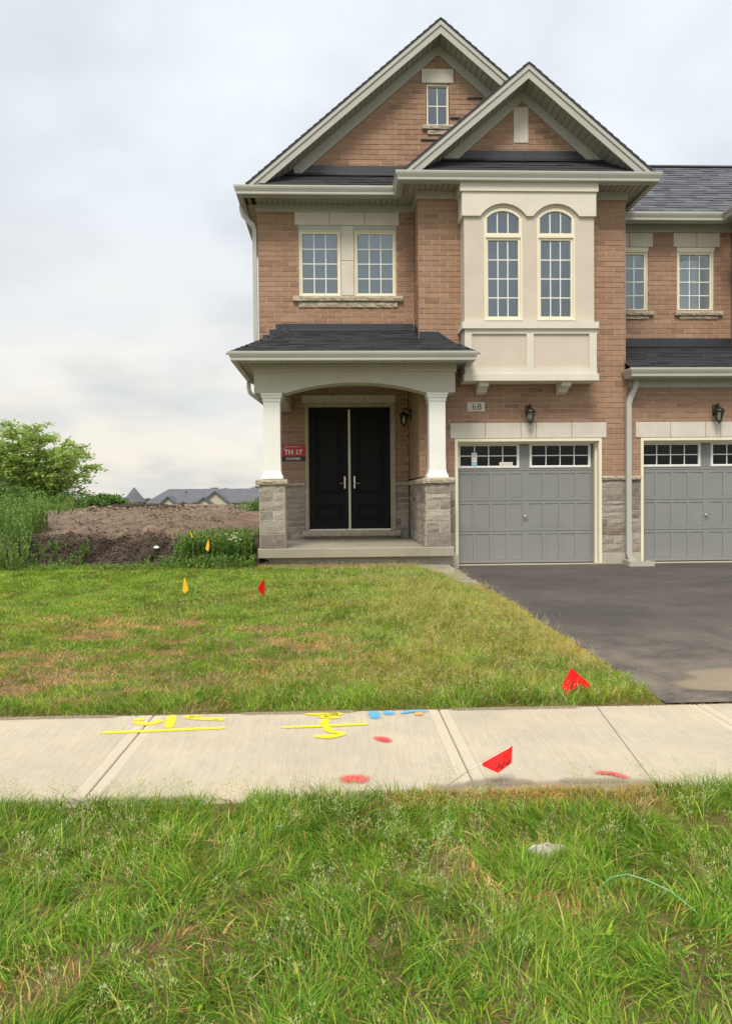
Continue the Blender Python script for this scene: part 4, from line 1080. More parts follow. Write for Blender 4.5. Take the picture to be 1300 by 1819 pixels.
rough_bar(-1.395, -0.855, 12.655, 13.18, 1.70, 1.785, 31).build('pier_cap', 'sill', house)
rough_bar(1.455, 2.00, 12.655, G-0.05, 1.70, 1.795, 32).build('pier_cap', 'sill', house)
rough_bar(-1.44, -0.665, DW-0.04, DW+0.04, 1.702, 1.778, 33).build('stone_cap', 'sill', house)
rough_bar(1.205, 1.46, DW-0.04, DW+0.04, 1.702, 1.778, 34).build('stone_cap', 'sill', house)
rb = rough_bar(12.66, DW-0.045, 1.455, 1.52, 1.701, 1.79, 35); rb.v = [(y_, x_, z_) for x_, y_, z_ in rb.v]; rb.f = [q[::-1] for q in rb.f]
rb.build('stone_cap', 'sill', house)
def column(x, y):
    c = MB(); H = [(0.185, 1.797), (0.185, 1.835), (0.165, 1.865), (0.148, 1.93), (0.143, 2.2), (0.143, 3.115), (0.155, 3.13), (0.155, 3.155), (0.150, 3.16), (0.172, 3.20), (0.172, 3.225), (0.185, 3.235), (0.185, 3.268)]
    for (ra, za), (rb_, zb_) in zip(H[:-1], H[1:]):
        v0 = len(c.v)
        c.v += [(x+sx*ra, y+sy*ra, za) for sx, sy in ((-1,-1),(1,-1),(1,1),(-1,1))] + [(x+sx*rb_, y+sy*rb_, zb_) for sx, sy in ((-1,-1),(1,-1),(1,1),(-1,1))]
        c.f += [(v0+i, v0+(i+1)%4, v0+4+(i+1)%4, v0+4+i) for i in range(4)]
    return c.build('column', 'white', house)
column(-1.12, 12.93); column(1.735, 12.93)
bp_ = [(-1.41, 3.625), (-1.41, 3.27), (-0.86, 3.27)] + arc(-0.86, 1.53, 3.272, 3.445, 20)[1:-1] + [(1.53, 3.27), (2.045, 3.27), (2.045, 3.625)]
MB().prism(bp_, 12.75, 13.11).build('porch_beam', 'beam', house)
MB().box(-1.44, 2.065, 12.72, 13.12, 3.626, 3.755).build('porch_beam', 'beam', house)
MB().box(-1.405, -0.93, 13.112, DW-0.05, 3.23, 3.75).build('porch_beam', 'beam', house)
MB().box(1.78, 2.04, 13.112, G-0.001, 3.275, 3.75).build('porch_beam', 'beam', house)
soffit_boards(house, -0.92, 1.47, 13.125, DW-0.002, 3.70)
pp = [(-1.65, DW-0.5), (-1.65, 12.37), (2.23, 12.37), (2.23, G-0.02)]
eave(house, pp, 3.735)
soffit_boards(house, -1.628, 2.205, 12.395, 12.718, 3.756)
MB().box(-1.628, -1.442, 12.72, DW-0.5, 3.757, 3.775).build('soffit', 'soffit', house)
MB().box(2.067, 2.205, 12.72, G-0.02, 3.757, 3.775).build('soffit', 'soffit', house)
ZG = 3.873; TZ = ZG+0.44*(LW-12.30)
zr = lambda y: ZG+0.44*(y-12.30)
shingle_plane(house, [(-1.72, 12.30, ZG), (1.47, 12.30, ZG), (1.47, LW-0.012, zr(LW-0.012)), (-0.87, LW-0.012, zr(LW-0.012))], joined=False, expo=0.115, tab=0.30, seed=8)
shingle_plane(house, [(1.47, 12.302, ZG+0.001), (2.30, 12.302, ZG+0.001), (1.83, G-0.012, zr(G-0.012)), (1.47, G-0.012, zr(G-0.012))], joined=False, expo=0.115, seed=9)
shingle_plane(house, [(-1.72, LW+0.4, ZG), (-1.72, 12.30, ZG), (-0.87, LW-0.012, zr(LW-0.012)), (-0.87, LW+0.4, zr(LW-0.012))], seed=10)
shingle_plane(house, [(2.30, 12.302, ZG), (2.30, G-0.02, ZG), (1.83, G-0.02, zr(G-0.012)), (1.83, G-0.012, zr(G-0.012))], seed=12)
# hip caps
for p, q in (((-1.73, 12.29, ZG+0.01), (-0.87, LW-0.03, TZ+0.012)), ((2.31, 12.29, ZG+0.01), (1.83, G-0.03, zr(G)+0.012))):
    A_, B_ = Vector(p), Vector(q); N_ = 13
    for i in range(N_):
        a, b = A_.lerp(B_, i/N_), A_.lerp(B_, (i+1.25)/N_ if i < N_-1 else 1)
        d = (B_-A_).normalized(); sd_ = Vector((d.y, -d.x, 0)).normalized()*0.10
        n = MB(); h0, h1 = 0.026, 0.010; dz = Vector((0, 0, 0.05))
        n.v = [tuple(v) for v in (a-sd_-dz+Vector((0,0,h0)), a+Vector((0,0,h0)), a+sd_-dz+Vector((0,0,h0)), b-sd_-dz+Vector((0,0,h1)), b+Vector((0,0,h1)), b+sd_-dz+Vector((0,0,h1)), a-sd_-dz, a, a+sd_-dz)]
        n.f = [(0,1,4,3),(1,2,5,4),(6,7,1,0),(7,8,2,1)]; n.build('hip_shingle', 'shingle', house)
# wall flashing over the porch roof
for a, b in ((-1.02, 0.05), (0.05, 1.45)): MB().prism([(LW-0.014, TZ+0.125), (LW-0.016, TZ+0.02), (LW-0.09, TZ-0.02), (LW-0.086, TZ-0.026), (LW-0.004, TZ+0.01), (LW-0.002, TZ+0.125)], a+0.001, b-0.001, 'x').build('flashing', 'flash', house)
for a, b, z in ((-1.12, -1.02, TZ+0.04), (-1.24, -1.12, TZ-0.06), (-1.36, -1.24, TZ-0.16)): MB().box(a, b, LW-0.014, LW-0.002, z-0.08, z+0.075).build('flashing', 'flash', house)
zf = zr(G)
MB().prism([(1.49, zf+0.12), (1.49, zf-0.06), (2.22, zf-0.24), (2.22, zf-0.16), (1.84, zf+0.115)][::-1], G-0.015, G-0.003).build('flashing', 'flash', house)
fb = MB()
yb = G
while yb < LW-0.02: fb.box(1.464, 1.477, yb+0.001, min(yb+0.16, LW), zr(yb)-0.05, zr(yb)+0.16); yb += 0.16
fb.build('flashing', 'flash', house)
# --- entrance
fr = MB()
for a, b, c, d in ((-0.665, -0.60, 0.78, 3.41), (1.115, 1.20, 0.78, 3.41), (-0.60, 1.115, 3.345, 3.41)):
    fr.box(a, b, DW-0.02, DW+0.05, c, d)
for a, b, c, d in ((-0.60, -0.585, 0.78, 3.345), (1.10, 1.115, 0.78, 3.345), (-0.585, 1.10, 3.33, 3.345)): fr.box(a, b, DW+0.012, DW+0.16, c, d)
fr.build('door_frame', 'sill', house)
lintel(house, [-0.73, -0.08, 0.57, 1.22], DW-0.02, DW+0.08, 3.415, 3.575)
def leaf(x0, x1, hs):
    yd = DW+0.07; z0, z1 = 0.815, 3.325; d = MB().box(x0, x1, yd, yd+0.05, z0, z1).build('entrance_door', 'black', house)
    for pz0, pz1 in ((z0+0.17, z0+0.50), (z0+0.72, z1-0.16)):
        a, b = x0+0.13, x1-0.13
        m_ = MB()
        for q, t_, h_ in ((0.0, 0.022, 0.016), (0.045, 0.014, 0.009)):
            A0, B0, C0, D0 = a+q, b-q, pz0+q, pz1-q
            for u, v, w_, zz in ((A0, A0+t_, C0, D0), (B0-t_, B0, C0, D0), (A0+t_, B0-t_, C0, C0+t_), (A0+t_, B0-t_, D0-t_, D0)): m_.cbox(u, v, yd-h_, yd-0.0005, w_, zz, 0.005)
        m_.cbox(a+0.09, b-0.09, yd-0.010, yd-0.0006, pz0+0.09, pz1-0.09, 0.009)
        m_.build('panel', 'black', d)
    hx = x1-0.075 if hs > 0 else x0+0.075
    h = MB().cbox(hx-0.017, hx+0.017, yd-0.012, yd, 1.645, 1.90, 0.004); s_ = -hs
    h.tube([(hx, yd, 1.755), (hx, yd-0.05, 1.755)], 0.009, 8).tube([(hx, yd-0.05, 1.755), (hx+s_*0.05, yd-0.055, 1.757), (hx+s_*0.115, yd-0.05, 1.752)], [0.011, 0.010, 0.008], 8)
    h.build('handle', 'steel', d)
    return d
leaf(-0.584, 0.225, 1)
d2 = leaf(0.275, 1.099, -1)
sp = MB().lathe([(0.008, 0), (0.008, 0.006)], 0, 0, 10); sp.v = [(0.72+x, DW+0.069-z_, 2.41+y_) for x, y_, z_ in sp.v]; sp.build('spyhole', 'steel', d2)
MB().cbox(0.227, 0.273, DW+0.03, DW+0.075, 0.80, 3.28, 0.006).build('astragal', 'cream', house)
MB().box(-0.585, 1.10, DW-0.03, DW+0.10, 0.778, 0.812).build('threshold', 'steel', house)
rough_bar(-0.73, 1.29, DW-0.14, DW+0.05, 0.665, 0.777, 41).build('door_sill', 'sill', house)
MB().box(-0.664, 1.199, DW-0.01, DW+0.02, 0.60, 0.664).build('foundation', 'found', house)
MB().box(-1.40, 1.47, DW+0.17, DW+0.2, 0.5, 3.7).build('core', 'dark', house)
# --- downspouts
def ribbon(path, w):
    P = [Vector(p) for p in path]; L_, R_ = [], []
    for i in range(len(P)):
        ds = []
        if i: ds.append((P[i]-P[i-1]).normalized())
        if i < len(P)-1: ds.append((P[i+1]-P[i]).normalized())
        ns = [Vector((-d.y, d.x)) for d in ds]
        m_ = ns[0] if len(ns) == 1 else (ns[0]+ns[1])/(1+ns[0].dot(ns[1]))
        L_.append(P[i]+m_*w/2); R_.append(P[i]-m_*w/2)
    return L_, R_
def downspout(owner, path, y0, y1, w=0.075):
    L_, R_ = ribbon(path, w); n = MB()
    for i in range(len(path)):
        n.v += [(L_[i].x, y0, L_[i].y), (L_[i].x, y1, L_[i].y), (R_[i].x, y1, R_[i].y), (R_[i].x, y0, R_[i].y)]
    for i in range(len(path)-1):
        for q in range(4): w_ = (q+1) % 4; n.f.append((i*4+q, i*4+w_, i*4+4+w_, i*4+4+q))
    return n.build('downspout', 'gutter', owner)
downspout(house, [(-1.735, 6.91), (-1.735, 6.83), (-1.71, 6.74), (-1.53, 6.55), (-1.50, 6.45), (-1.50, 4.35)], LW-0.03, LW+0.045)
downspout(house, [(-1.715, 3.74), (-1.715, 3.62), (-1.69, 3.52), (-1.40, 3.30), (-1.37, 3.20), (-1.37, 0.5)], DW-0.75, DW-0.68)

# ================================================================== the neighbour
NU = 14.50
nb = empty('brick_townhouse', (7.4, 13.3, 0.2))
tag(nb, 'adjoining brown brick townhouse with grey roof, cut off at the right edge', 'house')
brick_wall(nb, G, 1.82, 3.60, lambda z: (5.25, 9.6), [(5.52, 8.20, 0, 2.505), (5.42, 8.30, 2.505, 2.795)], phase=0.0)
brick_wall(nb, NU, 4.45, 6.80, lambda z: (5.25, 7.85),
           [(5.30, 6.27, 6.355, 6.64), (5.45, 6.18, 5.085, 6.355), (5.30, 6.27, 5.002, 5.085), (5.40, 6.17, 4.93, 5.002), (6.67, 7.62, 6.355, 6.64), (6.755, 7.51, 5.085, 6.355), (6.70, 7.665, 5.002, 5.085), (6.80, 7.565, 4.93, 5.002)])
MB().box(5.26, 9.6, NU+0.6, 24, 0.1, 6.8).build('core', 'dark', nb)
MB().box(5.26, 9.6, G+0.75, NU+0.59, 0.1, 3.6).build('core', 'dark', nb)
MB().box(7.86, 9.6, 13.9, NU+0.59, 4.2, 6.8).build('projecting_wall', 'brick', nb)
garage(nb, 5.52, 8.20, 2.505, 0.215, [5.42, 6.07, 6.72, 7.00, 7.65, 8.30], False)
stone_panel(nb, G, 5.25, 5.518, 0.42, 1.74, seed=6); stone_panel(nb, G, 8.202, 9.6, 0.42, 1.74, seed=7)
for a, b, s in ((5.251, 5.517, 51), (8.203, 9.6, 52)): rough_bar(a, b, G-0.045, G+0.05, 1.742, 1.818, s).build('stone_cap', 'sill', nb)
MB().box(5.251, 5.518, G-0.013, G+0.12, 0.0, 0.418).build('foundation', 'found', nb)
window(nb, 5.46, 6.17, 5.09, 6.29, NU, 3, 4)
window(nb, 6.765, 7.50, 5.09, 6.29, NU, 3, 4, curtain=True)
lintel(nb, [5.30, 5.79, 6.27], NU-0.018, NU+0.1, 6.36, 6.635); lintel(nb, [6.67, 7.145, 7.62], NU-0.018, NU+0.1, 6.36, 6.635)
for a, b in ((5.45, 6.18), (6.755, 7.51)): MB().box(a, b, NU+0.01, NU+0.03, 6.29, 6.36).build('window_head', 'cream', nb)
for i, (a, b) in enumerate(((5.30, 6.27), (6.70, 7.665))):
    rough_bar(a, b, NU-0.07, NU+0.05, 5.005, 5.082, 60+i).build('sill', 'sill', nb); rough_bar(a+0.1, b-0.1, NU-0.03, NU+0.05, 4.935, 5.0, 64+i).build('sill', 'sill', nb)
MB().box(5.26, 7.85, NU-0.03, NU-0.001, 6.64, 6.775).build('frieze_board', 'trim', nb)
soffit_boards(nb, 5.30, 7.84, 14.20, NU-0.002, 6.776)
eave(nb, [(5.30, 14.18), (7.56, 14.18), (7.56, 13.5), (9.6, 13.5)], 6.735)
soffit_boards(nb, 7.585, 9.6, 13.525, 13.9, 6.755)
MB().box(7.86, 9.6, 13.87, 13.899, 6.62, 6.754).build('frieze_board', 'trim', nb)
shingle_plane(nb, [(5.28, 14.10, 6.875), (9.6, 14.10, 6.875), (9.6, 16.25, 8.70), (5.28, 16.25, 8.70)], seed=21, mat='lit_shingle')
shingle_plane(nb, [(9.6, 18.4, 6.875), (5.28, 18.4, 6.875), (5.28, 16.25, 8.70), (9.6, 16.25, 8.70)], seed=22, mat='lit_shingle')
shingle_plane(nb, [(7.46, 13.42, 6.87), (9.6, 13.42, 6.87), (9.6, 14.8, 8.04), (8.84, 14.8, 8.04)], seed=23, mat='lit_shingle')
MB().box(5.28, 9.6, 16.17, 16.33, 8.685, 8.715).build('ridge_cap', 'lit_shingle', nb)
eave(nb, [(5.29, G-0.02), (5.29, 12.98), (9.6, 12.98)], 3.555)
soffit_boards(nb, 5.312, 9.6, 13.003, G-0.002, 3.575)
MB().box(5.30, 9.6, G-0.032, G-0.001, 3.415, 3.574).build('frieze_board', 'trim', nb)
shingle_plane(nb, [(5.22, 12.90, 3.69), (9.6, 12.90, 3.69), (9.6, NU-0.01, 4.385), (5.22, NU-0.01, 4.385)], expo=0.115, seed=24, joined=True)
for a, b in ((5.26, 6.62), (6.62, 7.85)): MB().prism([(NU-0.014, 4.555), (NU-0.016, 4.41), (NU-0.09, 4.375), (NU-0.086, 4.37), (NU-0.004, 4.40), (NU-0.002, 4.555)], a, b-0.001, 'x').build('flashing', 'flash', nb)
ds = downspout(nb, [(5.40, 3.56), (5.40, 3.47), (5.37, 3.38), (5.285, 3.20), (5.262, 3.10), (5.262, 0.40), (5.285, 0.325), (5.37, 0.255)], G-0.13, G-0.05, 0.088)
MB().box(5.225, 5.30, G-0.05, G-0.045, 2.2, 2.23).build('strap', 'gutter', nb)
op_ = MB(); L_, R_ = ribbon([(5.285, 0.325), (5.37, 0.255)], 0.07)
op_.poly([(L_[1].x+0.001, G-0.125, L_[1].y-0.001), (R_[1].x+0.001, G-0.125, R_[1].y-0.001), (R_[1].x+0.001, G-0.055, R_[1].y-0.001), (L_[1].x+0.001, G-0.055, L_[1].y-0.001)]); op_.build('spout_opening', 'dark', nb)
lay_bricks(house, 300); lay_bricks(nb, 300)

# ================================================================== things on and around the houses
def lantern(x, y, z, label, facing='y'):
    """wall lantern: back plate, curled arm, tapered glazed cage, roof and finials; z = middle of the cage"""
    t = empty('wall_lantern', (x, y, z-0.2)); tag(t, label, 'lantern')
    def T(n):
        if facing == 'x': n.v = [(x-(y-py) if False else x+(py-y), y-(px-x), pz) for px, py, pz in n.v]
        return n
    yc = y-0.15
    p = MB().cbox(x-0.05, x+0.05, y-0.03, y-0.001, z+0.0, z+0.20, 0.012).tube([(x, y-0.02, z+0.15), (x, y-0.08, z+0.19), (x, yc+0.02, z+0.205), (x, yc, z+0.17)], 0.013, 8)
    T(p).build('bracket', 'iron', t, True)
    c = MB(); hb, ht = 0.045, 0.078; zb_, zt_ = z-0.10, z+0.06
    ang = [math.pi/6+math.pi/3*i for i in range(6)]
    B_ = [(x+hb*math.cos(a), yc+hb*math.sin(a), zb_) for a in ang]; T_ = [(x+ht*math.cos(a), yc+ht*math.sin(a), zt_) for a in ang]
    for i in range(6):
        c.tube([B_[i], T_[i]], 0.0055, 5); c.tube([B_[i], B_[(i+1) % 6]], 0.006, 5); c.tube([T_[i], T_[(i+1) % 6]], 0.007, 5)
    c.lathe([(0.05, zb_-0.012), (0.05, zb_), (0.02, zb_+0.004)], x, yc, 12).lathe([(0.004, zb_-0.07), (0.012, zb_-0.055), (0.007, zb_-0.04), (0.022, zb_-0.03), (0.03, zb_-0.012)], x, yc, 12)
    T(c).build('cage', 'iron', t)
    r = MB().lathe([(0.096, zt_), (0.098, zt_+0.012), (0.075, zt_+0.045), (0.04, zt_+0.068), (0.018, zt_+0.078), (0.010, zt_+0.095), (0.015, zt_+0.105), (0.004, zt_+0.135)], x, yc, 12)
    T(r).build('lantern_roof', 'iron', t, True)
    for i in range(6):
        j = (i+1) % 6; T(MB().poly([B_[i], B_[j], T_[j], T_[i]])).build('pane', 'lamp_glass', t)
    b = MB().lathe([(0.008, z-0.085), (0.017, z-0.07), (0.024, z-0.02), (0.02, z+0.01), (0.006, z+0.035)], x, yc, 12)
    T(b).build('bulb', 'bulb', t, True)
lantern(3.46, G, 2.90, 'black wall lantern above the middle of the garage door of number 68')
lantern(6.90, G, 2.90, 'black wall lantern over the garage of the adjoining townhouse at the right edge')
lantern(1.48, 14.75, 3.02, 'black wall lantern in the shade on the side wall of the porch', 'x')

# number plaque
pl = empty('number_plaque', (2.50, G-0.03, 2.995)); tag(pl, 'pale stone plaque with the house number 68 in the brickwork', 'plaque')
MB().cbox(2.343, 2.664, G-0.022, G+0.02, 2.995, 3.165, 0.006).build('plaque_slab', 'cast', pl)
def ellring(cx, cz, ro, rzo, ri, rzi, y, n=22):
    m_ = MB()
    for i in range(n):
        t0, t1 = 2*math.pi*i/n, 2*math.pi*(i+1)/n
        m_.prism([(cx+ro*math.cos(t0), cz+rzo*math.sin(t0)), (cx+ro*math.cos(t1), cz+rzo*math.sin(t1)), (cx+ri*math.cos(t1), cz+rzi*math.sin(t1)), (cx+ri*math.cos(t0), cz+rzi*math.sin(t0))], y-0.003, y)
    return m_
yq = G-0.0225
d6 = ellring(2.475, 3.062, 0.034, 0.034, 0.018, 0.028, yq)
stem = []
for i in range(9):
    t = i/8; a = math.pi*(0.98-0.52*t); stem.append((2.482+0.046*math.cos(a)*(1.0-0.1*t)+0.004, 3.062+0.078*math.sin(a*1.0)*1.0 if i else 3.062))
for (xa, za), (xb, zb_) in zip(stem[:-1], stem[1:]): d6.prism([(xa-0.007, za), (xb-0.003, zb_), (xb+0.006, zb_-0.003), (xa+0.009, za)][::-1], yq-0.0028, yq)
d6.build('numeral', 'ink', pl)
d8 = ellring(2.565, 3.058, 0.036, 0.033, 0.017, 0.026, yq); d8b = ellring(2.565, 3.113, 0.030, 0.027, 0.014, 0.021, yq)
n0 = len(d8.v); d8.v += [(x_, y_-0.0005, z_) for x_, y_, z_ in d8b.v]; d8.f += [tuple(i+n0 for i in q) for q in d8b.f]
d8.build('numeral', 'ink', pl)
MB().cbox(2.368, 2.382, yq-0.002, yq, 3.02, 3.04, 0.001).build('speck', 'ink', pl)

# lot sign by the entrance
sg = empty('lot_sign', (-0.905, DW-0.03, 2.20)); tag(sg, 'red and black sign reading TH 17 OCCUPIED left of the black doors', 'sign')
MB().box(-1.165, -0.655, DW-0.028, DW-0.012, 2.315, 2.555).build('board', 'sign_red', sg)
MB().box(-1.155, -0.655, DW-0.027, DW-0.0121, 2.225, 2.314).build('strip', 'sign_dark', sg)
def text(parent, s, x, z, y, size, mat, sx=1.0, bold=0.0):
    cu = bpy.data.curves.new('lettering', 'FONT'); cu.body = s; cu.size = size; cu.align_x = 'CENTER'; cu.extrude = 0.0008; cu.offset = bold; cu.resolution_u = 3
    o = bpy.data.objects.new('tmp', cu); me = bpy.data.meshes.new_from_object(o); bpy.data.objects.remove(o)
    me.name = 'lettering'; me.materials.clear(); me.materials.append(MT[mat])
    r = link(bpy.data.objects.new('lettering', me), parent, (x, y, z)); r.rotation_euler = (math.pi/2, 0, 0); r.scale = (sx, 1, 1); return r
text(sg, 'TH 17', -0.905, 2.355, DW-0.0295, 0.140, 'sign_white', 1.0, 0.005)
text(sg, 'OCCUPIED', -0.905, 2.247, DW-0.0285, 0.062, 'sign_white', 1.0, 0.002)
for i in range(11): MB().box(-1.02+i*0.024, -1.02+i*0.024+(0.016 if i % 3 else 0.019), DW-0.0292, DW-0.0282, 2.508, 2.518).build('small_print', 'sign_white', sg)
for i in range(4): MB().box(-1.145+i*0.024, -1.145+i*0.024+0.017, DW-0.0292, DW-0.0282, 2.473, 2.481).build('small_print', 'sign_white', sg)
ellring(-1.055, 2.513, 0.018, 0.020, 0.011, 0.012, DW-0.0282, 12).build('emblem', 'sign_white', sg)

# splash block under the downspout
sb = MB(); zb_ = float(drive_z(5, 12.9))
sb.prism([(5.13, zb_), (5.60, zb_), (5.60, zb_+0.075), (5.57, zb_+0.08), (5.55, zb_+0.045), (5.22, zb_+0.06), (5.20, zb_+0.10), (5.13, zb_+0.10)][::-1], 12.88, 13.16)
sb.box(5.14, 5.585, 12.845, 12.879, zb_, zb_+0.088)
tag(sb.build('splash_block', 'found'), 'pale concrete splash block under the white downspout', 'splash block')

# ------------------------------------------------------------------ marker flags
def marker_flag(label, wire, cloth, mat, marks=None, group=None, thick=0.0015, folds=None):
    """wire: polyline in world space; cloth: list of quads/tris in world space sharing edges"""
    b = wire[0]; t = empty('marker_flag', b); tag(t, label, 'flag', group)
    MB().tube(wire, 0.0024, 6).build('wire', 'wire', t)
    n = MB(); idx = {}
    for q in cloth:
        f = []
        for p in q:
            if p not in idx: idx[p] = len(n.v); n.v.append(p)
            f.append(idx[p])
        n.f.append(tuple(f))
    o = n.build('cloth', mat, t)
    so = o.modifiers.new('thick', 'SOLIDIFY'); so.thickness = thick
    if marks:
        for s_ in marks: MB().tube(s_, 0.0022, 4).build('ink_mark', 'ink', t)
# leaning red flag over the walk
marker_flag('red flag on a thin wire leaning over the near edge of the pale walk',
    [(0.36, 3.60, -0.06), (0.50, 3.66, 0.018), (0.66, 3.73, 0.090), (0.89, 3.76, 0.200)],
    [((0.731,3.745,0.128),(0.727,3.735,0.108),(0.80,3.70,0.082),(0.83,3.735,0.150)),
     ((0.83,3.735,0.150),(0.80,3.70,0.082),(0.872,3.71,0.128),(0.878,3.73,0.172)),
     ((0.83,3.735,0.150),(0.878,3.73,0.172),(0.889,3.757,0.201),(0.84,3.757,0.179)),
     ((0.731,3.745,0.128),(0.83,3.735,0.150),(0.84,3.757,0.179))], 'red',
    [[(0.79,3.703,0.105),(0.815,3.706,0.125),(0.80,3.706,0.130)], [(0.815,3.700,0.105),(0.835,3.706,0.140),(0.85,3.706,0.130)], [(0.845,3.700,0.120),(0.86,3.706,0.148)]])
# folded red flag in the grass beside the drive
FL = lambda q: [tuple((x, y-0.06, z+0.035) for x, y, z in p) for p in q]
marker_flag('folded red flag low in the grass beside the driveway corner',
    [(1.67, 5.41, -0.05), (1.69, 5.405, 0.08), (1.716, 5.395, 0.207)],
    FL([((1.715,5.45,0.172),(1.634,5.43,0.036),(1.676,5.40,-0.010),(1.76,5.38,0.075)),
     ((1.715,5.45,0.172),(1.76,5.38,0.075),(1.813,5.395,0.028),(1.84,5.40,0.058)),
     ((1.715,5.45,0.172),(1.84,5.40,0.058),(1.856,5.46,0.048))]), 'red',
    FL([[(1.685,5.402,0.075),(1.70,5.397,0.055),(1.695,5.40,0.035)], [(1.70,5.40,0.085),(1.715,5.395,0.07)], [(1.765,5.375,0.05),(1.785,5.375,0.065),(1.79,5.378,0.04)], [(1.755,5.372,0.05),(1.775,5.37,0.035)]]))
marker_flag('upright red pennant in the far lawn in front of the porch',
    [(-0.944, 9.3, 0.12), (-0.938, 9.3, 0.30), (-0.933, 9.3, 0.482)],
    [((-0.933,9.3,0.481),(-1.012,9.27,0.347),(-0.936,9.31,0.226)), ((-0.933,9.3,0.481),(-0.936,9.31,0.226),(-0.921,9.28,0.382))], 'red')
marker_flag('yellow flag standing in the lawn left of the red pennant',
    [(-1.972, 9.6, 0.10), (-1.975, 9.6, 0.30), (-1.982, 9.6, 0.478)],
    [((-1.982,9.6,0.476),(-2.008,9.58,0.302),(-1.978,9.57,0.243)), ((-1.982,9.6,0.476),(-1.978,9.57,0.243),(-1.934,9.60,0.301))], 'yellow')
marker_flag('yellow flag in front of the dark tall weeds beside the porch',
    [(-2.165, 12.2, 0.28), (-2.155, 12.2, 0.6), (-2.121, 12.2, 0.822)],
    [((-2.121,12.2,0.822),(-2.170,12.18,0.647),(-2.121,12.17,0.607)), ((-2.121,12.2,0.822),(-2.121,12.17,0.607),(-2.105,12.2,0.69))], 'yellow')
marker_flag('small yellow flag at the edge of the bare dirt, farthest back',
    [(-2.40, 12.3, 0.28), (-2.40, 12.3, 0.7), (-2.438, 12.3, 0.952)],
    [((-2.442,12.3,0.952),(-2.445,12.29,0.935),(-2.408,12.28,0.826),(-2.392,12.3,0.836))], 'yellow')

# green strap arching out of the near grass
st = [(0.960, 2.735, -0.05), (0.985, 2.73, 0.02), (1.018, 2.72, 0.052), (1.069, 2.70, 0.072), (1.13, 2.67, 0.064), (1.20, 2.62, 0.045), (1.257, 2.55, 0.010), (1.285, 2.49, -0.03)]
sm = MB(); 
for a, b in zip(st[:-1], st[1:]):
    sm.poly([(a[0],a[1]-0.0015,a[2]-0.001),(b[0],b[1]-0.0015,b[2]-0.001),(b[0],b[1]+0.0015,b[2]+0.0015),(a[0],a[1]+0.0015,a[2]+0.0015)])
so = sm.build('plastic_strap', 'strap'); tag(so, 'thin green plastic strap arching out of the near grass at the right', 'strap')
md = so.modifiers.new('thick', 'SOLIDIFY'); md.thickness = 0.001
# grey concrete lump half sunk in the near grass
lump = MB(); prof = blob(0.885, 3.115, 0.105, 0.06, 18, 5, lambda x, y: -0.06)
top_ = [((x-0.885)*0.72+0.885, (y-3.115)*0.72+3.115, -0.022+0.006*math.sin(i*1.9)) for i, (x, y, z) in enumerate(prof)]
lump.v = prof+top_+[(0.885, 3.115, -0.014)]; Np = len(prof)
lump.f = [(i, (i+1) % Np, Np+(i+1) % Np, Np+i) for i in range(Np)] + [(Np+i, Np+(i+1) % Np, 2*Np) for i in range(Np)]
tag(lump.build('concrete_lump', 'found', None), 'small grey concrete lump half sunk in the near grass', 'concrete')

# ------------------------------------------------------------------ grass
def blades(P, h, w, lean_az, lean, cols, seg=2, face=None):
    n = len(P); fa = rng.uniform(0, 2*np.pi, n) if face is None else face
    side = np.c_[np.cos(fa), np.sin(fa), np.zeros(n)]; ld = np.c_[np.cos(lean_az), np.sin(lean_az), np.zeros(n)]
    lv = []; ts = np.linspace(0, 1, seg+1)
    for t in ts:
        c = P + np.c_[np.zeros(n), np.zeros(n), h*t*(1-0.25*lean*t)] + ld*(lean*h*t**1.8)[:,None]
        if t < 1:
            ww = w*(1-0.55*t)/2; lv += [c-side*ww[:,None], c+side*ww[:,None]]
        else: lv.append(c)
    k_ = len(lv); V = np.stack(lv, 1).reshape(-1, 3); C = np.repeat(cols, k_, 0)
    b = (np.arange(n)*k_)[:,None]; q = []
    for s_ in range(seg-1): q.append(b+np.array([[2*s_, 2*s_+1, 2*s_+3, 2*s_+2]]))
    tri = b+np.array([[2*(seg-1), 2*(seg-1)+1, 2*seg]])
    return V, ([np.concatenate(q)] if q else []), tri, C
def grass_obj(name, parts, label, mat='grass', cat='grass'):
    Vs, Qs, Ts, Cs = [], [], [], []; o_ = 0
    for V, q, t, C in parts:
        Vs.append(V); Cs.append(C); Ts.append(t+o_)
        for x in q: Qs.append(x+o_)
        o_ += len(V)
    fc = ([np.concatenate(Qs)] if Qs else []) + [np.concatenate(Ts)]
    me = np_mesh(name, mat, np.concatenate(Vs), fc, np.concatenate(Cs))
    o = put(name, me); tag(o, label, cat, None, 'stuff'); return o
def mixa(a, b, t): return a*(1-t)[:,None] + b*t[:,None]
GREEN = np.array([0.190, 0.370, 0.034]); DEEP = np.array([0.075, 0.200, 0.024]); LIME = np.array([0.460, 0.560, 0.065])
STRAW = np.array([0.66, 0.49, 0.19]); RUST = np.array([0.60, 0.30, 0.10]); PALE = np.array([0.62, 0.66, 0.33])
def grass_col(n, lush, dry, rst=0.5, lime=0.35):
    c = mixa(np.tile(GREEN, (n,1)), np.tile(DEEP, (n,1)), np.clip(lush, 0, 1))
    c = mixa(c, np.tile(LIME, (n,1)), (rng.random(n) < lime)*rng.uniform(0.3, 1, n))
    d = rng.random(n) < dry
    c = np.where(d[:,None], mixa(np.tile(STRAW, (n,1)), np.tile(RUST, (n,1)), (rng.random(n) < rst)*rng.uniform(0.4, 1, n)), c)
    return c*rng.uniform(0.6, 1.4, n)[:,None]
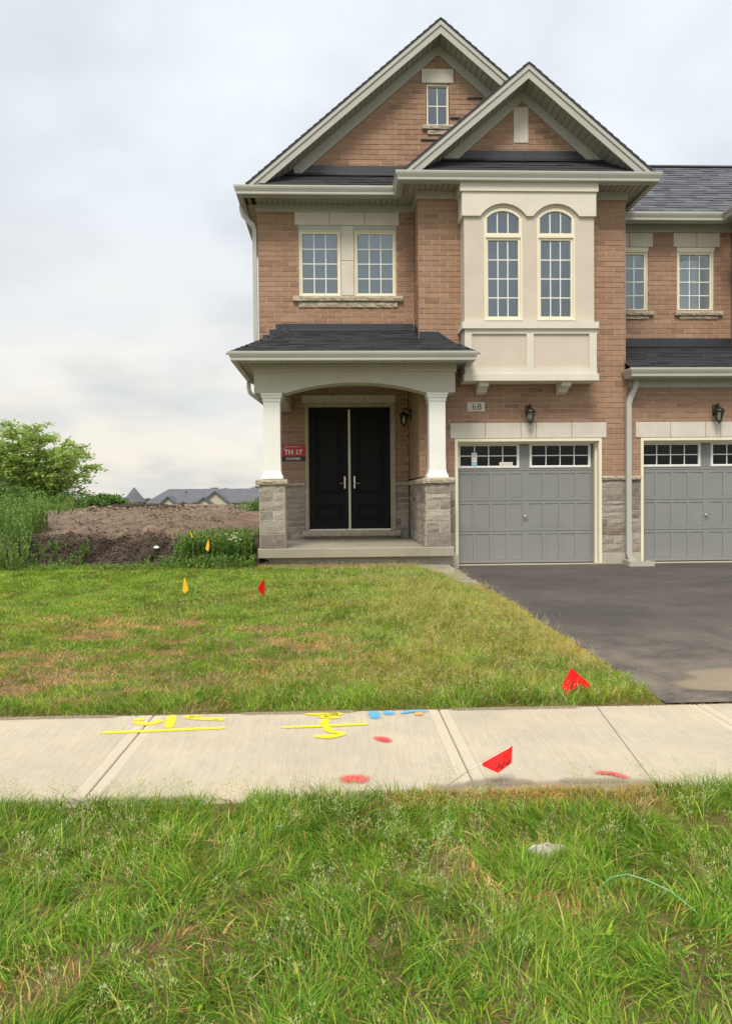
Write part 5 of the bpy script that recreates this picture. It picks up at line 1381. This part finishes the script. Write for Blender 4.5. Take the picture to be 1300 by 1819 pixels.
def panicles(P, h, ns, cols, spread=0.035, size=0.006, seedtop=0.45):
    """flowering stalks: a thin stem and small spikelets round its upper part"""
    n = len(P); az = rng.uniform(0, 2*np.pi, n); ln = rng.uniform(0.1, 0.5, n)
    out = [blades(P, h, np.full(n, 0.0022), az, ln, cols*0.8, 3)]
    t = rng.uniform(1-seedtop, 1.0, (n, ns)); a = rng.uniform(0, 2*np.pi, (n, ns))
    ld = np.stack([np.cos(az), np.sin(az)], 1)
    r = spread*(1.12-t)/seedtop*rng.uniform(0.3, 1, (n, ns))
    X = P[:,0,None]+ld[:,0,None]*(ln*h)[:,None]*t**1.8+r*np.cos(a)
    Y = P[:,1,None]+ld[:,1,None]*(ln*h)[:,None]*t**1.8+r*np.sin(a)
    Z = P[:,2,None]+h[:,None]*t*(1-0.25*ln[:,None]*t)+r*0.2
    Q = np.stack([X, Y, Z], 2).reshape(-1, 3); m_ = len(Q)
    out.append(blades(Q, size*rng.uniform(0.8, 1.6, m_), np.full(m_, size*0.45), a.ravel(), rng.uniform(0.2, 0.9, m_), np.repeat(cols, ns, 0)*rng.uniform(0.8, 1.2, m_)[:,None], 2))
    return out

# near verge
def scatter(x0, x1, y0, y1, n): return rng.uniform(x0, x1, n), rng.uniform(y0, y1, n)
def verge():
    x, y = scatter(-4.2, 4.4, 0.9, 3.64, 360000)
    vis = np.abs(x-0.03*y) < y*0.52+0.55
    keep = np.where(vis, rng.random(len(x)) < 0.80, rng.random(len(x)) < 0.22)
    clump = fbm(x*7, y*7, 51, 3); bare = fbm(x*2.1, y*2.6, 57, 4)
    keep &= rng.random(len(x)) < np.clip(0.35+1.6*(clump-0.25), 0.1, 1)
    # thin, dry strip where soil washed over the walk edge on the right
    strip = sstep(3.40, 3.60, y)*sstep(0.35, 0.6, x)*(1-sstep(1.35, 1.65, x))
    keep &= rng.random(len(x)) > 0.70*sstep(0.64, 0.74, bare)
    keep &= rng.random(len(x)) > 0.65*strip
    x, y, clump, bare, strip = x[keep], y[keep], clump[keep], bare[keep], strip[keep]; n = len(x)
    tuft = fbm(x*2.4, y*2.4, 61, 3); edge = sstep(3.25, 3.55, y)
    h = rng.uniform(0.030, 0.090, n)*(0.50+1.15*tuft)*(0.75+0.7*clump)
    h *= 1-0.35*sstep(0.56, 0.70, bare); h *= 1-0.45*strip
    az = 2*np.pi*fbm(x*3, y*3, 71, 2)*2+rng.normal(0, 0.9, n)
    dry = 0.05+0.38*sstep(0.58, 0.70, bare)+0.55*strip
    col = grass_col(n, tuft*1.5-0.45, np.clip(dry, 0, 0.9), 0.55, 0.33)
    P = np.c_[x, y, boul_z(x, y)-0.004]
    parts = [blades(P, h, rng.uniform(0.0030, 0.0062, n), az, rng.uniform(0.15, 1.5, n), col, 3)]
    # thatch: dead litter lying near the soil
    m_ = 26000; x, y = scatter(-2.8, 3.0, 1.6, 3.62, m_)
    parts.append(blades(np.c_[x, y, boul_z(x, y)+0.002], rng.uniform(0.004, 0.02, m_), rng.uniform(0.002, 0.004, m_), rng.uniform(0, 6.28, m_), rng.uniform(2, 5, m_),
                        mixa(np.tile(STRAW*0.75, (m_,1)), np.tile(RUST*0.8, (m_,1)), rng.random(m_)), 2))
    # broad seedling blades
    m_ = 2600; x, y = scatter(-2.8, 3.0, 1.6, 3.6, m_)
    parts.append(blades(np.c_[x, y, boul_z(x, y)], rng.uniform(0.06, 0.13, m_), rng.uniform(0.004, 0.007, m_), rng.uniform(0, 6.28, m_), rng.uniform(0.3, 1.2, m_), grass_col(m_, rng.random(m_)*0.6, np.full(m_, 0.04), 0.3, 0.5), 4))
    m_ = 7000; x = rng.uniform(0.15, 1.8, m_); y = 3.645-np.abs(rng.normal(0, 0.07, m_)); kp = rng.random(m_) < sstep(0.35, 0.6, fbm(x*5, y*9, 13, 2)); x, y = x[kp], y[kp]; m_ = len(x)   # dead fringe
    parts.append(blades(np.c_[x, y, boul_z(x, y)], rng.uniform(0.02, 0.055, m_), rng.uniform(0.003, 0.005, m_), rng.uniform(0, 6.28, m_), rng.uniform(0.3, 1.5, m_), grass_col(m_, np.zeros(m_), np.full(m_, 0.8), 0.5), 2))
    m_ = 260; x, y = scatter(-2.6, 2.8, 1.7, 3.6, m_)    # dry leaf litter
    parts.append(blades(np.c_[x, y, boul_z(x, y)+0.02], rng.uniform(0.02, 0.05, m_), rng.uniform(0.006, 0.014, m_), rng.uniform(0, 6.28, m_), rng.uniform(0.6, 2.2, m_), mixa(np.tile(STRAW, (m_,1)), np.tile(RUST*0.7, (m_,1)), rng.random(m_)), 3))
    m_ = 700; cx_, cy_ = scatter(-2.6, 2.8, 1.7, 3.5, m_//7); x = np.repeat(cx_, 7)[:m_]; y = np.repeat(cy_, 7)[:m_]; m_ = len(x)    # rosettes of broad-leaved weeds
    parts.append(blades(np.c_[x, y, boul_z(x, y)+0.01], rng.uniform(0.02, 0.045, m_), rng.uniform(0.010, 0.020, m_), rng.uniform(0, 6.28, m_), rng.uniform(1.2, 2.6, m_), grass_col(m_, rng.random(m_), np.zeros(m_)), 4))
    grass_obj('grass', parts, 'long uneven green grass on the verge in front of the walk')
    m_ = 1300; x, y = scatter(-2.6, 2.9, 1.7, 3.62, m_); g_ = fbm(x*2, y*2, 81, 2); kp = rng.random(m_) < sstep(0.35, 0.65, g_)+0.15
    e_ = 130; x = np.r_[x[kp], rng.uniform(-2.4, 0.1, e_), rng.uniform(1.1, 2.4, 60)]; y = np.r_[y[kp], rng.uniform(3.45, 3.63, e_+60)]; m_ = len(x)
    c = mixa(np.tile(PALE, (m_,1)), np.tile(STRAW*1.15, (m_,1)), (rng.random(m_) < 0.3)*rng.uniform(0.3, 1, m_))
    grass_obj('grass_seed_heads', panicles(np.c_[x, y, boul_z(x, y)], rng.uniform(0.11, 0.21, m_), 26, c, 0.032, 0.0075), 'pale flowering seed heads standing above the verge grass')
verge()
def lawn():
    x, y = scatter(-8.0, 2.35, 5.145, 12.75, 560000)
    w = drive_edge(y); edge_in = x < w-0.01+0.05*(fbm(y*6, y*0, 4)-0.5)
    path_m = (y > 12.02) & (x > -1.12) | ((x > w-0.34) & (y > 10.85))
    slabm = (y > 12.3) & (x > -1.5)
    vis = np.abs(x-0.03*y) < y*0.52+0.9
    keep = edge_in & ~path_m & ~slabm & np.where(vis, True, rng.random(len(x)) < 0.3)
    dens = np.clip(8.6/np.maximum(y, 5), 0.62, 1.0)
    bare = fbm(x*0.85+3, y*1.15, 91, 4); sm_ = fbm(x*5, y*5, 95, 3)
    dpatch = (np.exp(-(((x+0.45)/0.75)**2+((y-6.9)/0.7)**2))*0.8 + np.exp(-(((x+2.75)/0.8)**2+((y-6.1)/0.5)**2)) + 0.7*np.exp(-(((x+2.1)/0.9)**2+((y-7.1)/0.5)**2))
              + 0.6*np.exp(-(((x+1.6)/0.6)**2+((y-7.9)/0.35)**2)))
    fl_ = fbm(x*3.2, y*5.5, 131, 3); dpatch = np.clip(dpatch*1.5*sstep(0.47, 0.62, fl_) + 0.55*sstep(0.63, 0.72, fl_)*sstep(-0.2, -1.2, x)*sstep(10.5, 8.5, y), 0, 1)
    keep &= rng.random(len(x)) < dens*np.clip(0.45+1.2*(sm_-0.2), 0.2, 1)
    keep &= rng.random(len(x)) > 0.40*dpatch
    x, y, bare, sm_, dpatch, w = x[keep], y[keep], bare[keep], sm_[keep], dpatch[keep], w[keep]; n = len(x)
    drv = np.exp(-((w-x)/0.30)**2)*sstep(5.6, 6.4, y)            # worn, yellowed margin along the drive
    front = 1-sstep(5.2, 6.0, y)                                   # longer fringe left unmown by the walk
    right = sstep(-0.9, 0.6, x)
    tall = 0.55+0.55*front+0.42*right*(1-sstep(10, 12, y))+0.25*sm_
    h = rng.uniform(0.035, 0.085, n)*tall*(1-0.35*dpatch)*(1-0.35*drv)*(0.45+0.55*sstep(5.14, 5.28, y))
    dry = np.clip(0.06+0.20*sstep(0.45, 0.65, bare)+0.75*dpatch+0.42*drv, 0, 0.92)
    lush = fbm(x*3.1, y*3.1, 99, 3)*2.0-0.85+0.2*(1-right)
    col = grass_col(n, lush, dry, 0.58, 0.45); yl = np.clip(drv*0.8+0.35*right*sstep(0.4, 0.6, bare), 0, 1)
    col = mixa(col, np.tile(np.array([0.62, 0.51, 0.11]), (n,1)), yl*rng.uniform(0.2, 1, n))
    az = 2*np.pi*fbm(x*2.5, y*2.5, 103, 2)*2+rng.normal(0, 1, n)
    parts = [blades(np.c_[x, y, lawn_z(x, y)-0.004], h, rng.uniform(0.005, 0.009, n)*np.clip(y/7.5, 0.8, 1.5), az, rng.uniform(0.2, 1.5, n), col, 2)]
    m_ = 30000; x, y = scatter(-4.5, 2.2, 5.12, 9.5, m_); kp = x < drive_edge(y)-0.03; x, y = x[kp], y[kp]; m_ = len(x)
    parts.append(blades(np.c_[x, y, lawn_z(x, y)+0.003], rng.uniform(0.004, 0.02, m_), rng.uniform(0.003, 0.005, m_), rng.uniform(0, 6.28, m_), rng.uniform(2, 5, m_),
                        mixa(np.tile(STRAW*0.8, (m_,1)), np.tile(RUST*0.9, (m_,1)), rng.random(m_)), 2))
    grass_obj('grass', parts, 'patchy green and straw-brown grass of the lawn before the porch')
    m_ = 8500; x, y = scatter(-2.2, 2.2, 5.16, 12.0, m_); kp = (x < drive_edge(y)-0.08) & (rng.random(m_) < sstep(-1.2, 0.9, x)*0.8+0.08); x, y = x[kp], y[kp]; m_ = len(x)
    c = mixa(np.tile(PALE, (m_,1)), np.tile(STRAW*1.2, (m_,1)), rng.random(m_)*0.8)
    grass_obj('grass_seed_heads', panicles(np.c_[x, y, lawn_z(x, y)], rng.uniform(0.08, 0.17, m_), 9, c, 0.025, 0.009), 'straw-coloured seed heads over the right half of the lawn')
lawn()

# ------------------------------------------------------------------ tall weeds, dirt crumbs, stones
def weed_mass(x, y, zf, hmin, hmax, label, per=30, tone=1.0, ls=0.075):
    n = len(x); h = rng.uniform(hmin, hmax, n); P = np.c_[x, y, zf(x, y)-0.02]
    az = rng.uniform(0, 6.28, n); ln = rng.uniform(0.0, 0.22, n)
    g = mixa(np.tile(np.array([0.135, 0.25, 0.05]), (n,1)), np.tile(np.array([0.26, 0.38, 0.09]), (n,1)), rng.random(n))*tone
    parts = [blades(P, h, np.full(n, 0.009), az, ln, g*0.8, 3)]
    t = rng.uniform(0.12, 1.0, (n, per)); a = rng.uniform(0, 6.28, (n, per))
    ld = np.stack([np.cos(az), np.sin(az)], 1)
    Q = np.stack([P[:,0,None]+ld[:,0,None]*(ln*h)[:,None]*t**1.8, P[:,1,None]+ld[:,1,None]*(ln*h)[:,None]*t**1.8, P[:,2,None]+h[:,None]*t*(1-0.25*ln[:,None]*t)], 2).reshape(-1, 3)
    m_ = len(Q); tt = t.ravel()
    cl = np.repeat(g, per, 0)*rng.uniform(0.75, 1.2, m_)[:,None]
    parts.append(blades(Q, ls*(1.15-0.55*tt)*rng.uniform(0.6, 1.1, m_), ls*0.24*rng.uniform(0.8, 1.3, m_), a.ravel(), rng.uniform(0.7, 1.6, m_), cl, 3, a.ravel()+np.pi/2))
    return grass_obj('weeds', parts, label, 'leaf', 'weeds')
n = 1000; x, y = scatter(-2.78, -1.48, 12.40, 14.3, n); kp = x > -2.66+0.16*(fbm(y*3, y*0, 3)-0.5)+rng.normal(0, 0.05, n); x, y = x[kp], y[kp]
weed_mass(x, y, lambda x, y: 0.30+0*x, 0.42, 0.66, 'dense tall green weeds between the bare dirt and the porch')
n = 620; x = np.clip(rng.normal(-2.1, 0.42, n), -3.3, -1.42); y = 12.55-np.abs(rng.normal(0, 0.22, n))
weed_mass(x, y, lawn_z, 0.07, 0.24, 'short leafy weeds fringing the lawn before the taller ones', 14, 1.15, 0.06)
n = 800; x, y = scatter(-9.5, -2.6, 12.0, 12.42, n)
weed_mass(x, y, lawn_z, 0.04, 0.13, 'low ragged weeds along the foot of the dirt bank', 9, 1.1, 0.05)
n = 1900; x, y = scatter(-9.6, -5.0, 12.1, 16.5, n); kp = x < -5.15-0.30*(y-12.2)+0.5*(fbm(y*2, y*0, 7)-0.5); x, y = x[kp], y[kp]
weed_mass(x, y, mound_z, 0.35, 0.80, 'tall green weeds at the left edge beside the dirt bank', 30, 1.1)
n = 1300; x, y = scatter(-16, -4.6, 17, 30, n); kp = (x < -7.0-0.16*(y-17)) & (fbm(x*0.8, y*0.8, 5) > 0.42); x, y = x[kp], y[kp]
weed_mass(x, y, mound_z, 0.25, 0.6, 'lower green weeds behind the dirt bank under the tree', 22, 1.05, 0.10)
n = 260; x, y = scatter(-4.5, -1.5, 26, 36, n); kp = x > -3.9+0.25*rng.random(n); x, y = x[kp], y[kp]
weed_mass(x, y, mound_z, 0.15, 0.4, 'low green weeds on top of the dirt near the house corner', 20, 1.0, 0.10)
n = 160; x, y = scatter(-5.3, -4.3, 12.45, 13.2, n)
weed_mass(x, y, mound_z, 0.08, 0.2, 'sparse small weeds sprouting on the face of the dirt bank', 12, 0.95, 0.06)
# white daisies among the weeds
def daisies():
    t = empty('daisy_plant', (-1.74, 12.45, 0.3)); tag(t, 'small white daisies in bloom among the weeds beside the porch pier', 'flowers')
    for i in range(16):
        x, y, z = -1.72+random.gauss(0, 0.08), 12.44+random.uniform(-0.03, 0.03), 0.80+random.gauss(0, 0.045)
        MB().tube([(x, y+0.06, 0.3), (x+0.01, y+0.03, 0.6), (x, y+0.003, z)], 0.0015, 4).build('stem', 'stem', t)
        f = MB()
        for q in range(9):
            a = 2*math.pi*q/9; r = 0.014
            f.poly([(x, y-0.002, z), (x+r*math.cos(a-0.25), y-0.008, z+r*0.75*math.sin(a-0.25)), (x+r*1.15*math.cos(a), y-0.010, z+r*0.85*math.sin(a)), (x+r*math.cos(a+0.25), y-0.008, z+r*0.75*math.sin(a+0.25))])
        fl = f.build('flower', 'white', t)
        mm = MB().lathe([(0.006, 0), (0.004, 0.004)], 0, 0, 6); mm.v = [(x+a, y-0.008-c, z+b) for a, b, c in mm.v]; mm.build('flower_centre', 'yellow', fl)
daisies()
def clods(name, x, y, zf, smin, smax, mat, label, seed=1):
    """crumbs of one kind of ground, joined"""
    ico = np.array([(0,0,1),(0.9,0,0.2),(0.28,0.85,0.2),(-0.72,0.53,0.2),(-0.72,-0.53,0.2),(0.28,-0.85,0.2),(0,0,-0.7)])
    tr = np.array([(0,1,2),(0,2,3),(0,3,4),(0,4,5),(0,5,1),(6,2,1),(6,3,2),(6,4,3),(6,5,4),(6,1,5)])
    n = len(x); s_ = rng.uniform(smin, smax, n)**1.0; a = rng.uniform(0, 6.28, n)
    V = ico[None]*rng.uniform(0.6, 1.3, (n, 7, 3)); ca, sa = np.cos(a)[:,None], np.sin(a)[:,None]
    V = np.stack([V[:,:,0]*ca-V[:,:,1]*sa, V[:,:,0]*sa+V[:,:,1]*ca, V[:,:,2]*0.7], 2)*s_[:,None,None]
    V += np.c_[x, y, zf(x, y)+s_*0.25][:,None,:]
    Fc = (tr[None]+(np.arange(n)*7)[:,None,None]).reshape(-1, 3)
    o = put(name, np_mesh(name, mat, V.reshape(-1, 3), [Fc])); tag(o, label, None, None, 'stuff'); return o
n = 5200; x, y = scatter(-6.2, -2.65, 12.35, 14.6, n); clods('dirt_clods', x, y, mound_z, 0.006, 0.032, 'dirt', 'loose brown clods on the dirt bank')
n = 2600; x = rng.normal(-8.1, 1.6, n); y = rng.normal(29, 2.2, n); clods('dirt_clods', x, y, mound_z, 0.02, 0.10, 'dirt', 'dark clods of the low dirt pile at the top of the bank')
n = 4500; x, y = scatter(-11, -2.4, 14.5, 32, n); clods('dirt_clods', x, y, mound_z, 0.006, 0.04, 'dirt', 'scattered clods over the bare dirt field')
n = 420; y = rng.uniform(5.2, 12.5, n); x = drive_edge(y)+np.abs(rng.normal(0, 0.16, n))-0.02; clods('gravel', x, y, lambda x, y: drive_z(x, y), 0.003, 0.010, 'paver', 'pale gravel crumbs along the edge of the driveway')
n = 500; y = rng.uniform(5.2, 13.0, n); x = rng.uniform(2.4, 6.5, n); clods('gravel', x, y, lambda x, y: drive_z(x, y), 0.002, 0.008, 'paver', 'loose pale stone chips on the driveway')
n = 1500; x = rng.uniform(-2.6, 3.2, n); y = SW1+np.abs(rng.normal(0, 0.018, n))-0.014; clods('soil_crumbs', x, y, lambda x, y: 0*x-0.004, 0.004, 0.012, 'soil', 'dark soil crumbs along the back edge of the walk')
n = 1300; x = rng.normal(1.0, 0.32, n); y = SW0+0.0+np.abs(rng.normal(0, 0.05, n)); clods('soil_crumbs', x, y, lambda x, y: 0*x-0.001, 0.0015, 0.0045, 'crumb', 'brown soil washed on to the near edge of the walk')
for i, (px, py, s_) in enumerate(((-3.30, 12.32, 0.055), (-3.02, 12.36, 0.028), (-2.83, 12.38, 0.03), (-5.05, 12.42, 0.03), (-3.25, 13.35, 0.05))):
    z_ = float(mound_z(np.array(px), np.array(py)))
    m_ = MB().lathe([(s_*0.55, z_-0.01), (s_, z_+s_*0.3), (s_*0.8, z_+s_*0.75), (s_*0.3, z_+s_)], px, py, 8)
    m_.v = [(a+random.uniform(-0.2, 0.2)*s_, b+random.uniform(-0.2, 0.2)*s_, c) for a, b, c in m_.v]
    tag(m_.build('pale_stone', 'white'), ['largest pale stone where the dirt bank meets the lawn', 'small pale stone right of the largest one at the foot of the bank', 'small pale stone nearest the weeds at the foot of the bank', 'small pale stone at the left foot of the dirt bank', 'pale stone lying halfway up the dirt bank'][i], 'stone', 'pale stones on the dirt bank')

# ------------------------------------------------------------------ tree and shrubs at the left
def leaf_quads(C, size, cols, flat=0.5):
    n = len(C); a = rng.normal(0, 1, (n, 3)); a[:,2] *= flat; a /= np.linalg.norm(a, axis=1)[:,None]+1e-9
    b = rng.normal(0, 1, (n, 3)); b -= (a*b).sum(1)[:,None]*a; b /= np.linalg.norm(b, axis=1)[:,None]+1e-9
    L_ = size[:,None]*a; W_ = size[:,None]*0.42*b
    V = np.stack([C, C+L_*0.5+W_*0.5, C+L_, C+L_*0.5-W_*0.5], 1).reshape(-1, 3)
    Fq = (np.arange(n)*4)[:,None]+np.array([[0,1,2,3]])
    return V, Fq, np.repeat(cols, 4, 0)
def tree(name, base, height, spread, label, stems=7, nleaf=14000, size=0.12, tone=(0.125, 0.235, 0.06), seed=1):
    """several stems fanning from one foot into a dome; fine branchlets carry the leaves in loose flat sprays"""
    rs = random.Random(seed); B = Vector(base); t = empty(name, base); tag(t, label, 'tree')
    w = MB(); tips = []
    for i in range(stems):
        a = 2*math.pi*(i+rs.uniform(-0.25, 0.25))/stems; rad = spread*rs.uniform(0.25, 0.95)
        rad = spread*math.sqrt(rs.uniform(0.0, 0.85)); top = Vector((rad*math.cos(a), rad*math.sin(a), height*math.sqrt(max(0.10, 1-(rad/spread/1.05)**2))*rs.uniform(0.72, 0.95)))
        ctrl = Vector((top.x*0.22, top.y*0.22, top.z*0.55)); pts = []
        for q in range(9):
            u = q/8; p = ctrl*(2*u*(1-u))+top*(u*u); pts.append(B+p+Vector((rs.gauss(0, 0.02), rs.gauss(0, 0.02), 0))*height*0.3*u)
        r0 = 0.018*height*rs.uniform(0.7, 1.2); w.tube([tuple(p) for p in pts], [r0*(1-0.85*q/8) for q in range(9)], 6)
        for b_ in range(30):
            u = rs.uniform(0.16, 1.0); f = u*8; j = min(7, int(f)); p = pts[j].lerp(pts[j+1], f-j)
            az = a+rs.gauss(0, 1.5); ln = spread*rs.uniform(0.18, 0.42)*(1.15-0.5*u)
            d = Vector((math.cos(az), math.sin(az), rs.uniform(-0.05, 0.75))).normalized(); br = []
            for q in range(5): v = q/4; br.append(p+d*ln*v+Vector((0, 0, -0.18*ln*v*v))+Vector((rs.gauss(0, 1), rs.gauss(0, 1), rs.gauss(0, 1)))*0.02*height*v*0.3)
            w.tube([tuple(q) for q in br], [r0*0.28*(1-0.8*q/4) for q in range(5)], 4)
            for q in range(9):
                v = rs.uniform(0.25, 1.05); tips.append((tuple(p+d*ln*v+Vector((0, 0, -0.18*ln*v*v))), rs.random()))
    w.build('trunk', 'bark', t)
    T = np.array([q[0] for q in tips]); Tw = np.array([q[1] for q in tips])
    idx = rng.integers(0, len(T), nleaf); C = T[idx]+rng.normal(0, 1, (nleaf, 3))*np.array([0.055, 0.055, 0.022])*height*0.55
    tn = np.array(tone); cols = mixa(np.tile(tn*0.8, (nleaf,1)), np.tile(tn*np.array([1.6, 1.35, 1.3]), (nleaf,1)), np.clip(Tw[idx]*0.7+rng.random(nleaf)*0.3, 0, 1))
    V, Fq, cl = leaf_quads(C, rng.uniform(0.6, 1.2, nleaf)*size, cols, 0.35)
    put('crown', np_mesh('crown', 'leaf', V-np.array(base), [Fq], cl), t, base); return t
gz = lambda x, y: float(mound_z(np.array(float(x)), np.array(float(y))))
tree('ash_tree', (-11.3, 28, gz(-11.3, 28)-0.1), 3.75, 2.9, 'airy light green tree standing at the left edge above the dirt bank', 13, 22000, 0.15, (0.30, 0.46, 0.11), seed=4)
tree('ash_tree', (-14.2, 30, gz(-14.2, 30)-0.1), 2.7, 2.2, 'second green tree cut off by the left edge of the photo', 8, 13000, 0.16, (0.24, 0.38, 0.095), seed=9)
def shrub(base, rx, rz, label, n=3500, size=0.10, tone=(0.14, 0.25, 0.06), seed=1):
    t = empty('shrub', base); tag(t, label, 'shrub', 'shrubs below the tree')
    rs = random.Random(seed); st_ = MB()
    for i in range(7):
        a = rs.uniform(0, 6.28); r = rs.uniform(0.3, 0.8)*rx
        st_.tube([base, (base[0]+r*0.4*math.cos(a), base[1]+r*0.4*math.sin(a), base[2]+rz*0.45), (base[0]+r*math.cos(a), base[1]+r*math.sin(a), base[2]+rz*rs.uniform(0.75, 1.0))], [0.02, 0.014, 0.006], 5)
    st_.build('stem', 'bark', t)
    cc = np.array([(rs.uniform(-1, 1)*rx, rs.uniform(-1, 1)*rx*0.7, rs.uniform(0.15, 0.95)**1.0*rz) for _ in range(36)])
    cc[:,2] *= np.sqrt(np.clip(1-(cc[:,0]/(rx*1.05))**2, 0.1, 1))
    idx = rng.integers(0, len(cc), n); C = cc[idx]+rng.normal(0, 0.15*rz, (n, 3))*np.array([1.1, 1, 0.7]); C[:,2] = np.abs(C[:,2])
    tn = np.array(tone)*np.random.default_rng(seed).uniform(0.8, 1.3, len(cc))[idx][:,None]
    V, Fq, cl = leaf_quads(C, rng.uniform(0.6, 1.2, n)*size, tn*rng.uniform(0.8, 1.3, n)[:,None])
    put('foliage', np_mesh('foliage', 'leaf', V, [Fq], cl), t, base)
for i, (x, y, rx, rz, lb) in enumerate(((-12.6, 27, 1.3, 1.0, 'dark green shrub at the very left edge under the trees'), (-11.0, 26.5, 1.1, 0.85, 'low rounded shrub below the trunk of the airy tree'),
        (-9.6, 27.5, 1.0, 0.75, 'spreading shrub right of the airy tree'), (-8.7, 28.5, 0.7, 0.5, 'smallest shrub at the right end of the shrub row'),
        (-2.45, 24.5, 0.42, 0.55, 'leafy green shrub on the dirt beside the house corner'))):
    shrub((x, y, gz(x, y)-0.05), rx, rz, lb, 3800 if rx > 0.5 else 1500, 0.13 if rx > 0.5 else 0.09, seed=i+3)

# ------------------------------------------------------------------ far building behind the mound
fh = empty('hall_building', (-27, 152, -4.5)); tag(fh, 'far pale low building with wide dark grey roof and corner turret', 'building')
FY = 150; base = -4.6; ez, rz_ = 0.25, 3.2
MB().box(-38.0, -9.0, FY+0.5, FY+14, base, ez).build('wall', 'far_wall', fh)
rf = MB(); A = [(-39.0, FY), (-8.0, FY), (-8.0, FY+15), (-39.0, FY+15)]; r0, r1 = (-35.6, FY+7.5), (-11.5, FY+7.5)
rf.v = [(*p, ez) for p in A]+[(*r0, rz_), (*r1, rz_)]; rf.f = [(0,1,5,4),(1,2,5),(2,3,4,5),(3,0,4),(3,2,1,0)]; rf.build('roof', 'far_roof', fh)
def far_gable(cx, w, zt, y0):
    MB().prism([(cx-w, -1.5), (cx+w, -1.5), (cx+w, ez-0.2), (cx, zt-0.35), (cx-w, ez-0.2)], y0, y0+2).build('gable_wall', 'far_wall', fh)
    MB().prism([(cx-w-0.5, ez-0.65), (cx, zt-0.30), (cx+w+0.5, ez-0.65), (cx+w+0.5, ez-0.35), (cx, zt), (cx-w-0.5, ez-0.35)], y0-0.5, y0+5).build('gable_roof', 'far_roof', fh)
far_gable(-33.7, 1.6, 1.75, FY-1.5); far_gable(-24.4, 2.9, 2.75, FY-1.5); far_gable(-26.4, 1.6, 1.55, FY-2.5); far_gable(-30.6, 1.1, 0.7, FY-1.2); far_gable(-28.3, 1.0, 0.6, FY-1.2)
for cx_ in (-31.5, -13.5): MB().box(cx_-0.15, cx_+0.15, FY+5, FY+5.3, 2.0, 2.75).build('roof_vent', 'far_roof', fh)
tu = MB().lathe([(1.75, base), (1.75, 0.75)], -40.6, FY-0.5, 8); tu.build('turret', 'far_wall', fh)
MB().lathe([(2.35, 0.55), (2.3, 0.7), (0.05, 3.55)], -40.6, FY-0.5, 8).build('turret_roof', 'far_roof', fh)
for i, (x, y, h, s_, lb) in enumerate(((-29, 190, 10.2, 4.2, 'far green treetop showing over the middle of the grey roof'), (-20.5, 186, 10.3, 4.2, 'far green treetop over the right part of the grey roof'), (-45, 175, 6.6, 3, 'far small tree left of the turret'))):
    tree('far_tree', (x, y, -4.6), h, s_, lb, 6, 3500, 0.5, (0.12, 0.19, 0.07), seed=20+i)
